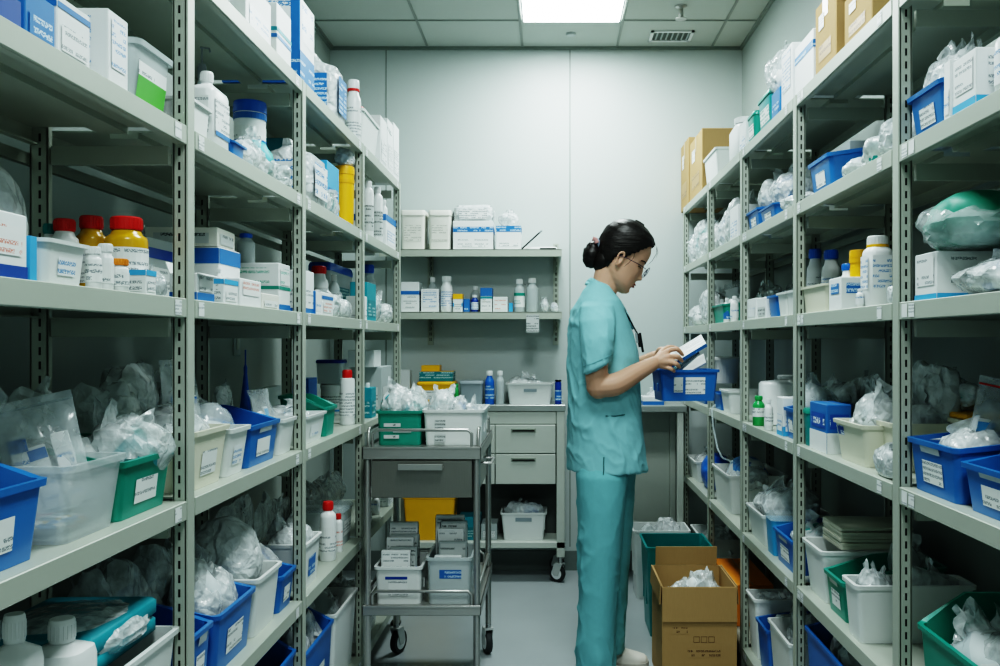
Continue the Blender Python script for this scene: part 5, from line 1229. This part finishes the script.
def fuse(name, mb_list, mat, voxel, parent, smooth_it=4, post=None):
    b = MB()
    for m_ in mb_list: b.raw(m_.v, m_.f, mat)
    o = b.build('tmp_fuse', None, 0); o.data.materials.clear()
    md = o.modifiers.new('r', 'REMESH'); md.mode = 'VOXEL'; md.voxel_size = voxel
    if smooth_it: m2 = o.modifiers.new('s', 'SMOOTH'); m2.factor = .5; m2.iterations = smooth_it
    dg = bpy.context.evaluated_depsgraph_get(); me = bpy.data.meshes.new_from_object(o.evaluated_get(dg)); bpy.data.objects.remove(o)
    me.name = name; me.materials.clear(); me.materials.append(M[mat]); me.polygons.foreach_set('use_smooth', [True]*len(me.polygons))
    if post: post(me)
    q = bpy.data.objects.new(name, me); C.objects.link(q); q.parent = parent
    if parent: q.matrix_parent_inverse = Matrix.Translation(parent.location).inverted()
    return q
def limb(pts, rads, n=14):
    b = MB(); P_ = [Vector(p) for p in pts]; fine, fr = [], []
    for i in range(len(P_)-1):
        p0 = P_[max(0, i-1)]; p1, p2 = P_[i], P_[i+1]; p3 = P_[min(len(P_)-1, i+2)]
        for k in range(6):
            t = k/6; t2, t3 = t*t, t*t*t
            fine.append(.5*((2*p1)+(p2-p0)*t+(2*p0-5*p1+4*p2-p3)*t2+(3*p1-p0-3*p2+p3)*t3)); fr.append(rads[i]+(rads[i+1]-rads[i])*t)
    fine.append(P_[-1]); fr.append(rads[-1])
    # round end caps
    for end in (0, -1):
        d = (fine[0]-fine[1]).normalized() if end == 0 else (fine[-1]-fine[-2]).normalized(); r0 = fr[end]; base = fine[end]
        for f, k in ((.5, .87), (.87, .5), (.98, .15)):
            if end == 0: fine.insert(0, base+d*r0*f); fr.insert(0, r0*k)
            else: fine.append(base+d*r0*f); fr.append(r0*k)
    b.tube(fine, fr, 'skin', n); return b
woman = empty('person', (.22, 3.17, 0)); tag(woman, 'woman in teal scrubs with glasses and hair bun reading a booklet', 'person')
parts = [head_mesh()]
# ears
for s in (-1, 1):
    yb = s*.0685
    parts.append(limb([hw(-.001, yb, -.024), hw(.006, yb+s*.004, -.012), hw(.007, yb+s*.005, .008), hw(.001, yb+s*.009, .024), hw(-.010, yb+s*.012, .022), hw(-.014, yb+s*.012, .006), hw(-.008, yb+s*.008, -.014), hw(-.002, yb+s*.003, -.024)], [.0055, .0032, .003, .0036, .0038, .0038, .004, .0055], 8))
    parts.append(limb([hw(.0, yb-s*.006, -.018), hw(-.003, yb-s*.005, .014)], [.009, .0105], 10))
# neck and torso core
parts.append(limb([hw(-.006, 0, .0), hw(-.012, 0, -.05), P(605.5, 283, 3.17), P(602, 298, 3.17), P(601, 330, 3.17)], [.055, .047, .046, .05, .07], 18))
parts.append(limb([P(601, 325, 3.17), P(604, 380, 3.17), P(606, 450, 3.17)], [.085, .085, .09], 18))
parts.append(limb([P(600, 322, 3.08), P(600, 322, 3.26)], [.035, .035], 12))
# right arm (towards the camera)
SHR, ELR, WRR = P(598, 322, 3.05), P(598.5, 388, 3.0), P(655, 362.5, 3.05)
parts.append(limb([SHR, P(597, 345, 3.005), P(596.5, 372, 2.995), ELR], [.036, .04, .039, .0375]))
parts.append(limb([ELR+Vector((-.004, 0, .006)), P(615, 384.5, 2.995), P(636, 373, 3.02), WRR], [.0375, .039, .032, .0225]))
# left arm
SHL, ELL, WRL = P(600, 322, 3.29), P(612, 384, 3.36), P(655, 356.5, 3.25)
parts.append(limb([SHL, P(602, 345, 3.34), ELL], [.036, .04, .037])); parts.append(limb([ELL, P(632, 370, 3.33), WRL], [.037, .034, .021]))
def hand(wr, knuck, mids, tips, thumb, pal=.0125):
    for k in knuck: parts.append(limb([wr, wr.lerp(k, .55), k], [.017, pal*1.05, .0098], 10))
    c = sum(knuck, Vector())/len(knuck); parts.append(limb([wr, wr.lerp(c, .5), wr.lerp(c, .9)], [.019, .018, .012], 10))
    for i, (k, m_, t_) in enumerate(zip(knuck, mids, tips)):
        r0 = (.0088, .0092, .0088, .0076)[i]; m2 = m_.lerp(t_, .55) + (m_-k.lerp(t_, .5))*.12
        parts.append(limb([k, m_, m2, t_], [r0*1.05, r0, r0*.9, r0*.72], 10))
    parts.append(limb(thumb, [.013, .0115, .0095, .0075], 10))
hand(WRR, [P(668.5, 350.5, 3.06), P(669.5, 356.5, 3.045), P(668.5, 362, 3.04), P(665.5, 367, 3.048)],
     [P(676.5, 349, 3.05), P(677, 356.5, 3.03), P(675.5, 363.5, 3.025), P(671, 369, 3.035)],
     [P(683, 355, 3.062), P(682, 361, 3.05), P(679.5, 367, 3.046), P(674.5, 371.5, 3.05)],
     [WRR.lerp(P(668, 352, 3.06), .25)+Vector((0, .008, .008)), P(663, 351, 3.085), P(670, 347.5, 3.105), P(677, 348.5, 3.115)])
hand(WRL, [P(665, 351, 3.235), P(667, 355, 3.25), P(667, 359, 3.262), P(666, 363, 3.27)],
     [P(672, 351.5, 3.22), P(674.5, 356, 3.235), P(674, 361, 3.25), P(672, 366, 3.262)],
     [P(675, 357, 3.2), P(677, 362, 3.215), P(676.5, 368, 3.232), P(674, 374, 3.25)],
     [WRL.lerp(P(665, 352, 3.235), .25), P(660, 350, 3.215), P(665.5, 350, 3.195), P(671, 353, 3.18)])
# legs inside the trousers, feet
HIPR, KNR, ANR = P(601, 470, 3.09), P(600, 565, 3.085), P(596, 655, 3.08)
HIPL, KNL, ANL = P(611, 470, 3.25), P(613, 560, 3.265), P(614, 640, 3.27)
parts.append(limb([P(606, 440, 3.17), HIPR, KNR, ANR], [.1, .075, .05, .034])); parts.append(limb([P(606, 440, 3.17), HIPL, KNL, ANL], [.1, .072, .05, .034]))
EARI, HRI = EAR.copy(), HR.inverted()
body = fuse('body', parts, 'skin', .0034, woman, 3)
# face features as thin children set on the skin
def on_face(ptsf, mat, name, thick=.0016, n=6):
    b = MB(); b.tube([hw(*p) for p in ptsf], thick, mat, n); o = b.build(name, woman, 60); o.matrix_parent_inverse = Matrix.Translation(woman.location).inverted(); return o
def fx(y, z):
    xf, xb, hwid = lerp(HEAD, z); cx = xf*.42+xb*.58; s = min(.98, abs(y)/hwid); return cx+(xf-cx)*(1-s**2.25)**(1/2.25)+face_bump(y, z)
for s in (-1, 1):
    on_face([(fx(s*y, z)+.0006, s*y, z) for y, z in ((.018, .036), (.028, .0395), (.038, .0395), (.047, .035))], 'hair', 'eyebrow', .0021)
    on_face([(fx(s*y, z)+.0008, s*y, z) for y, z in ((.02, .0145), (.027, .0165), (.035, .0165), (.042, .0135))], 'eye', 'eyelash', .0016)
on_face([(fx(y, -.0475-.02*abs(y))+.0002, y, -.0475-.02*abs(y)) for y in (-.02, -.01, 0, .01, .02)], 'lips', 'mouth_line', .0016)
on_face([(fx(y, -.0435)+.0002, y, -.0435) for y in (-.014, -.006, 0, .006, .014)], 'lips', 'upper_lip', .0032); on_face([(fx(y, -.0525)+.0002, y, -.0525) for y in (-.012, -.005, 0, .005, .012)], 'lips', 'lower_lip', .0034)
# glasses
g = empty('glasses', woman.location); g.parent = woman; g.matrix_parent_inverse = Matrix.Translation(woman.location).inverted()
def gl(nm, pts, rad, mat, closed=False):
    b = MB(); b.tube([hw(*p) for p in pts], rad, mat, 6); o = b.build(nm, g, 60); o.matrix_parent_inverse = Matrix.Translation(woman.location).inverted(); return o
for s in (-1, 1):
    cy, cz_, xg = s*.033, .012, .1015
    rim = [(xg-.10*abs(cy+.024*math.cos(a)*s)*.9+.004, cy+.024*math.cos(a), cz_+.018*math.sin(a)) for a in [2*PI*k/20 for k in range(21)]]
    gl('rim', rim, .0011, 'lens_rim')
    gl('temple', [(xg-.0075, s*.058, .017), (.07, s*.073, .017), (.02, s*.077, .014), (-.012, s*.077, .008)], .0012, 'lens_rim')
    b = MB(); b.quad([hw(*p) for p in rim[:-1]], 'clear_lens') if 'clear_lens' in M else None
gl('bridge', [(.1015, -.010, .016), (.1045, 0, .018), (.1015, .010, .016)], .0011, 'lens_rim')
# hair: cap grown from the head profile, then bun
def hair_cap():
    b = MB(); rings = []; nz, nt = 44, 72
    for k in range(nz+1):
        z = -.066+.220*k/nz; zz = min(z-.008 if z > .06 else z, .1419)
        xf, xb, hwid = lerp(HEAD, zz); cx = xf*.42+xb*.58; th = .0115; ring = []
        for j in range(nt):
            a = 2*PI*j/nt; c, s = math.cos(a), math.sin(a); e = 2.2; k_ = (abs(c)**e+abs(s)**e)**(-1/e)
            rx = (xf-cx) if c > 0 else (cx-xb)
            x, y = cx+(rx+th)*c*k_, (hwid+th*.75)*s*k_
            # front limit of the hair at this height: runs from the temple up to the forehead, and back behind the ear below it
            lim = .084 if z > .112 else (.036+(z-.045)/.067*.05 if z > .045 else (.012+(z-.01)*.68 if z > .02 else (-.020+(z)*.30 if z < .0 else (-.020+(z/.02)*.038))))
            edge = x-lim
            if z < .02 and z > -.03 and edge > -.006: pass
            if edge > 0:                              # tuck under the skin in front of the hairline
                q = .0 if edge > .006 else .2
                x2, y2 = cx+(rx-.009+q*th)*c*k_, (hwid-.009+q*th)*s*k_; x, y = x2, y2
            w_ = .0012*math.sin(a*34+z*60)
            ring.append(hw(x+w_*c, y+w_*s, z))
        rings.append(ring)
    vs, fs = ico(4); cap_ = []
    for v in vs: cap_.append(hw(-.047+v.x*.036, v.y*.055, -.026+v.z*.047+.0008*math.sin(v.y*60)))
    b.raw(cap_, fs, 'hair')
    b.loft(rings, 'hair'); o = b.build('hair', woman, 70); o.matrix_parent_inverse = Matrix.Translation(woman.location).inverted(); return o
hair = hair_cap()
def child(b, nm, par, sm=60): o = b.build(nm, par, sm); o.matrix_parent_inverse = Matrix.Translation(woman.location).inverted(); return o
BC = P(592, 254.5, 3.17)
b = MB()
for k, (dx, dz, rr_, ry) in enumerate(((0, 0, .033, .036), (-.004, -.016, .029, .032), (.004, .018, .026, .03))):
    vs, fs = ico(3); off = Vector((k*7., 0, 0))
    b.raw([BC+Vector((dx, 0, dz))+Vector((v.x*rr_, v.y*ry, v.z*rr_*1.12))*(1+.05*math.sin(8*math.atan2(v.z, v.x)+v.y*6)+.06*noise.noise(v*2+off)) for v in vs], fs, 'hair')
b.tube([BC+Vector((.012, 0, .012)), P(603, 250, 3.17)], [.022, .03], 'hair', 12)
bun = child(b, 'hair_bun', woman)
b = MB(); C0 = P(598.8, 245, 3.17); ax = Vector((.75, 0, .3)).normalized(); u = ax.orthogonal().normalized(); v = ax.cross(u)
b.tube([C0+(u*math.cos(t_)+v*math.sin(t_))*.021 for t_ in [2*PI*k/20 for k in range(21)]], .0075, 'scrunchie', 8); b2 = MB(); b2.tube([P(592.5, 238.5, 3.14), P(595.5, 239.5, 3.14), P(597, 243, 3.14)], .008, 'pink', 8)
child(b, 'scrunchie', woman); child(b2, 'hair_tie', woman)
# a loose strand at the temple, short hairs over the nape
b = MB()
for pts in ([(.086, -.03, .108), (.098, -.034, .085), (.098, -.04, .055), (.09, -.045, .03)], [(.088, -.036, .104), (.1, -.04, .09), (.104, -.046, .07)], [(.03, -.078, .045), (.036, -.0775, .025), (.03, -.0765, .0), (.022, -.076, -.02)]): b.tube([hw(*p) for p in pts], [.0009]*(len(pts)-1)+[.0003], 'hair', 5)
child(b, 'hair_strand', woman)

# clothes --------------------------------------------------------
def ell(pxb, pxf, py, Yc, hy, n=36, e=2.3, sway=0):
    s_ = Yc/FP; xb, xf = (pxb-VX)*s_, (pxf-VX)*s_; cx, rx = (xb+xf)/2, (xf-xb)/2; z = CZ+(VY-py)*s_; out = []
    for j in range(n):
        a = 2*PI*j/n; c, s = math.cos(a), math.sin(a); k = (abs(c)**e+abs(s)**e)**(-1/e); out.append(Vector((cx+rx*c*k, Yc+hy*s*k, z+sway*c)))
    return out
TY = 3.17
tb_rings = [(590.5, 610, 283, .058), (587.5, 613, 288, .078), (582.5, 617, 294, .112), (577.5, 620.5, 301, .142), (573, 624.5, 310, .152), (570.5, 629, 322, .155), (568.8, 633.5, 336, .155), (568.3, 637.5, 350, .153), (568.3, 639.5, 364, .151), (568.8, 640.5, 382, .150), (569, 641.5, 400, .152), (568.5, 642.5, 420, .158), (568, 644.5, 442, .166), (567.8, 646, 460, .172), (567.8, 646.5, 468, .174)]
b_t = MB(); b_t.loft([ell(xb, xf, py, TY, hy, 40, 2.4, -.012 if py < 300 else 0) for xb, xf, py, hy in tb_rings], 'scrub')
def sleeve(sh, hem0, hem1, Ys, yout):
    """short sleeve: rings from inside the shoulder to the flared hem"""
    b = MB(); rings = []
    for (pxb, pxf, py, Yc, hy, tilt) in hem0:
        s_ = Yc/FP; xb, xf = (pxb-VX)*s_, (pxf-VX)*s_; z = CZ+(VY-py)*s_; cx, rx = (xb+xf)/2, (xf-xb)/2
        rings.append([Vector((cx+rx*math.cos(a), Yc+hy*math.sin(a), z+tilt*math.cos(a))) for a in [2*PI*j/28 for j in range(28)]])
    b.loft(rings, 'scrub'); return b
sl_r = sleeve(0, [(586, 612, 298, 3.10, .05, 0), (580, 615, 306, 3.055, .058, .0), (578.5, 616, 320, 3.02, .06, .006), (579.5, 615.5, 338, 3.0, .06, .012), (581.5, 613.5, 354, 2.995, .06, .016), (583.2, 612, 363, 2.995, .061, .020), (583.3, 612, 367.8, 2.995, .062, .022)], 0, 0, 0)
sl_l = sleeve(0, [(586, 612, 300, 3.24, .05, 0), (582, 615, 308, 3.285, .058, .0), (581.5, 616, 322, 3.32, .06, .006), (583, 616, 340, 3.345, .06, .012), (586, 616, 362, 3.355, .061, .02)], 0, 0, 0)
def wrinkle(amp, seed, f=(26, 26, 9), diag=.6):
    def post(me):
        n = [v.normal.copy() for v in me.vertices]; off = Vector((seed, seed*2, 0))
        for v, nn in zip(me.vertices, n):
            p = v.co; q = Vector((p.x*f[0]+p.z*f[2]*diag, p.y*f[1], p.z*f[2]-p.x*f[0]*.3*diag))
            a = max(0, 1-abs(noise.noise(q*.6+off))*3.2)**1.6; a2 = max(0, 1-abs(noise.noise(q*1.15+off*2))*3.2)**1.6; c = noise.noise(q*.3+off)
            k = max(0, min(1, (1.335-p.z)/.05))
            v.co += nn*amp*k*((a*.9+a2*.45)*max(.15, min(1, .55+c*1.5))+c*.4-.3)
        me.update()
    return post
tunic = fuse('tunic', [b_t, sl_r, sl_l], 'scrub', .0055, woman, 3, wrinkle(.0068, 3.3, (22, 22, 9), 1.1))
def strip(pts0, pts1, mat, name, th=.003, par=None):
    b = MB(); n = len(pts0)
    for i in range(n-1): b.quad([pts0[i], pts0[i+1], pts1[i+1], pts1[i]], mat)
    o = b.build(name, par or woman, 60); o.matrix_parent_inverse = Matrix.Translation(woman.location).inverted()
    md = o.modifiers.new('thick', 'SOLIDIFY'); md.thickness = th; md.offset = 0; return o
from mathutils.bvhtree import BVHTree
bv = BVHTree.FromPolygons([v.co for v in tunic.data.vertices], [tuple(q.vertices) for q in tunic.data.polygons])
def snap(p, off=.004):
    loc, nrm, _, _ = bv.find_nearest(p); return loc+nrm*off
# collar band round the neck meeting in a V on the chest
def colpts(k_out, dz):
    out = []
    for t in [i/14 for i in range(15)]:
        a = -PI*.0 + t*PI                                  # 0 = front right... built for both sides below
        out.append(a)
    return out
for s, nm in ((-1, 'collar'), (1, 'collar')):
    lo, hi = [], []
    path = [(590.3, 279.5, 0), (592, 279.8, .030), (596, 281, .050), (601, 284, .060), (606, 289, .060), (611, 295.5, .053), (616, 303, .042), (620.5, 311, .028), (625, 320, .012), (627.5, 326, .002)]
    outp = [(586.5, 286, 0), (588, 286.5, .044), (592, 288, .074), (597, 291, .088), (602.5, 296, .088), (608, 302.5, .078), (613.5, 310, .062), (618.5, 317.5, .044), (624, 325, .024), (628.5, 331, .004)]
    for p, q in zip(path, outp):
        a = P(p[0], p[1], TY); a.y = TY+s*p[2]; c = P(q[0], q[1], TY); c.y = TY+s*q[2]; hi.append(a+Vector((.002, 0, .006))); lo.append(snap(c, .006))
    hi = [h_ if i_ < 5 else snap(h_, .008) for i_, h_ in enumerate(hi)]; mid = [(h_+l_)/2 for h_, l_ in zip(hi, lo)]; mid = [m_+(m_-Vector((P(604, 300, TY).x, TY, m_.z))).normalized()*.004 for m_ in mid]
    for _ in range(8): lo = [lo[0]]+[(lo[i_-1]+lo[i_]*2+lo[i_+1])/4 for i_ in range(1, len(lo)-1)]+[lo[-1]]; hi = [hi[0]]+[(hi[i_-1]+hi[i_]*2+hi[i_+1])/4 for i_ in range(1, len(hi)-1)]+[hi[-1]]; mid = [mid[0]]+[(mid[i_-1]+mid[i_]*2+mid[i_+1])/4 for i_ in range(1, len(mid)-1)]+[mid[-1]]
    strip(hi, mid, 'scrub', nm, .005); strip(mid, lo, 'scrub', nm, .005)
    b = MB(); b.tube([h_+Vector((0, s*.001, .001)) for h_ in hi[2:]], .0024, 'scrub_trim', 6); child(b, 'neck_trim', woman)
b = MB(); n0 = [P(612, 297, TY)+Vector((.0, -.03, 0)), P(612, 297, TY)+Vector((0, .03, 0)), P(626.5, 324, TY)+Vector((.005, 0, 0))]
b.quad(n0, 'scrub_trim'); child(b, 'neckline_shadow', woman, 0) if False else None
b = MB(); rg = []
for k_ in range(29):
    a = 2*PI*k_/28; rg.append(snap(Vector(((597.6-VX)*2.995/FP+.05*math.cos(a), 2.995+.064*math.sin(a), CZ+(VY-360.5)*2.995/FP+.021*math.cos(a))), .0006))
b.tube(rg, .0011, 'scrub_seam', 6); child(b, 'sleeve_seam', woman)
# breast pocket pens, lanyard clip
for k, (x0, y0, x1, y1, m_) in enumerate(((632.8, 334, 635.5, 347, 'black_plastic'), (635, 333, 638.6, 352, 'black_plastic'), (631.2, 333, 633, 343, 'grey_plastic'))):
    b = MB(); yy = TY-.05-k*.004; a, c = P(x0, y0, TY)+Vector((.012, 0, 0)), P(x1, y1, TY)+Vector((.010, 0, 0)); a.y = c.y = yy
    b.tube([a, c], .0042, m_, 8); child(b, 'pocket_pen', woman)
b = MB(); pts = [P(617, 303.5, TY-.0), P(624, 316, TY), P(630, 328, TY), P(633.5, 335, TY)]
for i, p in enumerate(pts): p.y = TY-.055+.004*i; p.x += .006+.002*i
b.tube(pts, .0028, 'black_plastic', 6); child(b, 'lanyard', woman)
# lower pocket seam and side slit
b = MB(); pts = [P(px, py, 3.0) for px, py in ((606, 416), (616, 416.5), (627, 414.5))]
for p in pts: p.y = TY-.154
b.tube([snap(p, .001) for p in pts], .0022, 'scrub_trim', 6); child(b, 'pocket_edge', woman)
b = MB(); b.tube([snap(Vector((.178, TY-.1765, z_)), .001) for z_ in (.79, .77, .75, .73)], .0022, 'scrub_trim', 6); child(b, 'side_slit', woman)
def leg(rows, Yc): 
    b = MB(); b.loft([ell(xb, xf, py, Yc+dy, hy, 32, 2.1) for xb, xf, py, dy, hy in rows], 'trousers'); return b
lr = leg([(577, 630, 452, .03, .09), (574.5, 629, 475, .0, .096), (577, 626, 505, -.005, .094), (579, 622.5, 540, -.005, .09), (578.5, 619, 575, -.005, .086), (577.5, 616.5, 610, -.005, .083), (577, 615, 640, -.005, .083), (577.5, 614.5, 668, -.005, .084), (578.5, 614, 676, -.005, .084)], 3.08)
ll = leg([(590, 638, 452, -.02, .09), (592, 636.5, 475, 0, .095), (594, 634, 505, 0, .092), (597, 632, 540, .01, .088), (598, 629.5, 575, .015, .084), (599, 627, 605, .02, .08), (602, 625.5, 632, .02, .078), (604, 624.5, 650, .02, .076)], 3.25)
pants = fuse('trousers', [lr, ll], 'trousers', .0062, woman, 5, wrinkle(.009, 9.1, (20, 20, 9), 1.1))
def shoe(ank, toe_px, Yc, name):
    z0 = 0.0; r = empty(name, woman.location); r.parent = woman; r.matrix_parent_inverse = Matrix.Translation(woman.location).inverted()
    xh = ank; L = .235; b = MB(); s_ = MB(); ring_u = []
    rows = [(0, .028, .070), (.03, .034, .080), (.08, .036, .085), (.12, .038, .075), (.16, .043, .060), (.2, .043, .048), (.225, .034, .040), (.235, .018, .032)]
    rings = []
    for x, hy, h in rows: rings.append([Vector((xh+x, Yc+hy*math.cos(a), .018+max(0, math.sin(a))**.8*(h-.018) if math.sin(a) > 0 else .018+math.sin(a)*.004)) for a in [2*PI*j/20 for j in range(20)]])
    b.loft(rings, 'shoe'); o = b.build('upper', r, 60); o.matrix_parent_inverse = Matrix.Translation(woman.location).inverted()
    out = [(x, hy+.004) for x, hy, h in rows]
    poly = [Vector((xh+x-(.004 if i == 0 else 0), Yc-hy, 0)) for i, (x, hy) in enumerate(out)]+[Vector((xh+L+.006, Yc, 0))]+[Vector((xh+x, Yc+hy, 0)) for x, hy in reversed(out)]
    s_.loft([[p+Vector((0, 0, .001)) for p in poly], [p+Vector((0, 0, .02)) for p in poly]], 'sole'); o = s_.build('sole', r, 40); o.matrix_parent_inverse = Matrix.Translation(woman.location).inverted()
    b = MB()
    for k in range(4): x = xh+.09+k*.02; b.tube([(x, Yc-.022, .07-k*.006), (x+.005, Yc, .083-k*.008), (x, Yc+.022, .07-k*.006)], .0025, 'white_plastic', 6)
    o = b.build('laces', r, 60); o.matrix_parent_inverse = Matrix.Translation(woman.location).inverted()
shoe(.118, 0, 3.27, 'shoe'); shoe(.09, 0, 3.075, 'shoe')

# ---------------------------------------------------------------- what she holds
bx_ = P(690, 401, 3.1); hb = bin_(.205, .15, .108, 'blue_bin', low=1., label=0, taper=.9, name='storage_bin')
hb.location = (.472, 3.165, bx_.z); hb.rotation_euler = (0, 0, math.radians(6)); settag(hb, 'blue bin with two white labels held in the hands of the woman')
for x0, x1, z0, z1 in ((-.075, -.043, .03, .082), (-.034, .035, .024, .082)):
    q = MB(); f = lambda z: -.075*(.9+.1*z/.108)-.0016
    q.quad([(x0+.02, f(z0), z0), (x1+.02, f(z0), z0), (x1+.02, f(z1), z1), (x0+.02, f(z1), z1)], 'print', [(0, 0), (x1-x0, 0), (x1-x0, z1-z0), (0, z1-z0)]); q.build('label', hb, 0)
def slabobj(name, A, B, Cc, th, top, side, label, cat, grp=None):
    """thin folded card: corner A, long edge to B, short edge to Cc"""
    A, B, Cc = Vector(A), Vector(B), Vector(Cc); n = (B-A).cross(Cc-A).normalized(); D = B+Cc-A; b = MB(); lo = [p-n*th for p in (A, B, D, Cc)]; hi = [A, B, D, Cc]
    b.loft([lo, hi], side); e = n*.0004; L, W_ = (B-A).length, (Cc-A).length
    b.quad([p+e for p in hi], top, [(0, 0), (L, 0), (L, W_), (0, W_)]); o = b.build(name, None, 0); tag(o, label, cat, grp); return o
# booklet: left end between thumb and fingers
slabobj('booklet', P(668, 366.5, 3.075), P(706, 343.5, 3.075), P(664, 357, 3.15), .012, 'print_small', 'blue_card', 'white booklet with blue edge held open in the hands of the woman', 'booklet')
slabobj('paper_packet', P(669, 379, 3.105), P(699, 353.5, 3.10), P(667, 371, 3.16), .006, 'print_on_teal', 'grey_card', 'grey blue paper packet under the booklet in the hands', 'packet', 'packets above the held bin')
slabobj('paper_packet', P(676, 379, 3.15), P(706, 362.5, 3.15), P(674, 370, 3.2), .006, 'paper', 'white_card', 'white paper packet sticking out of the held blue bin', 'packet', 'packets above the held bin')
# ---------------------------------------------------------------- camera and render look
cd = bpy.data.cameras.new('camera'); cam = bpy.data.objects.new('camera', cd); C.objects.link(cam)
cam.location = (0, 0, CZ); cam.rotation_euler = (PI/2, 0, 0); cd.sensor_width = 36; cd.lens = 36*FP/1000
cd.shift_x = -(VX-500)/1000; cd.shift_y = (VY-333)/1000; cd.clip_start = .05
bpy.context.scene.camera = cam
w = bpy.data.worlds.new('world'); bpy.context.scene.world = w; w.use_nodes = True
w.node_tree.nodes['Background'].inputs[0].default_value = (.5, .56, .56, 1); w.node_tree.nodes['Background'].inputs[1].default_value = .3
sc = bpy.context.scene
sc.view_settings.view_transform = 'Filmic'; sc.view_settings.look = 'Very High Contrast'; sc.view_settings.exposure = 0.42
try:
    sc.cycles.max_bounces = 10; sc.cycles.diffuse_bounces = 3; sc.cycles.transparent_max_bounces = 24; sc.cycles.sample_clamp_indirect = 6; sc.cycles.use_denoising = True
except Exception: pass
for k, v in SEEN.items():
    if len(v) > 1: print('DUPLABEL', k, v)
    if len(k.split()) > 16: print('LONGLABEL', len(k.split()), k)
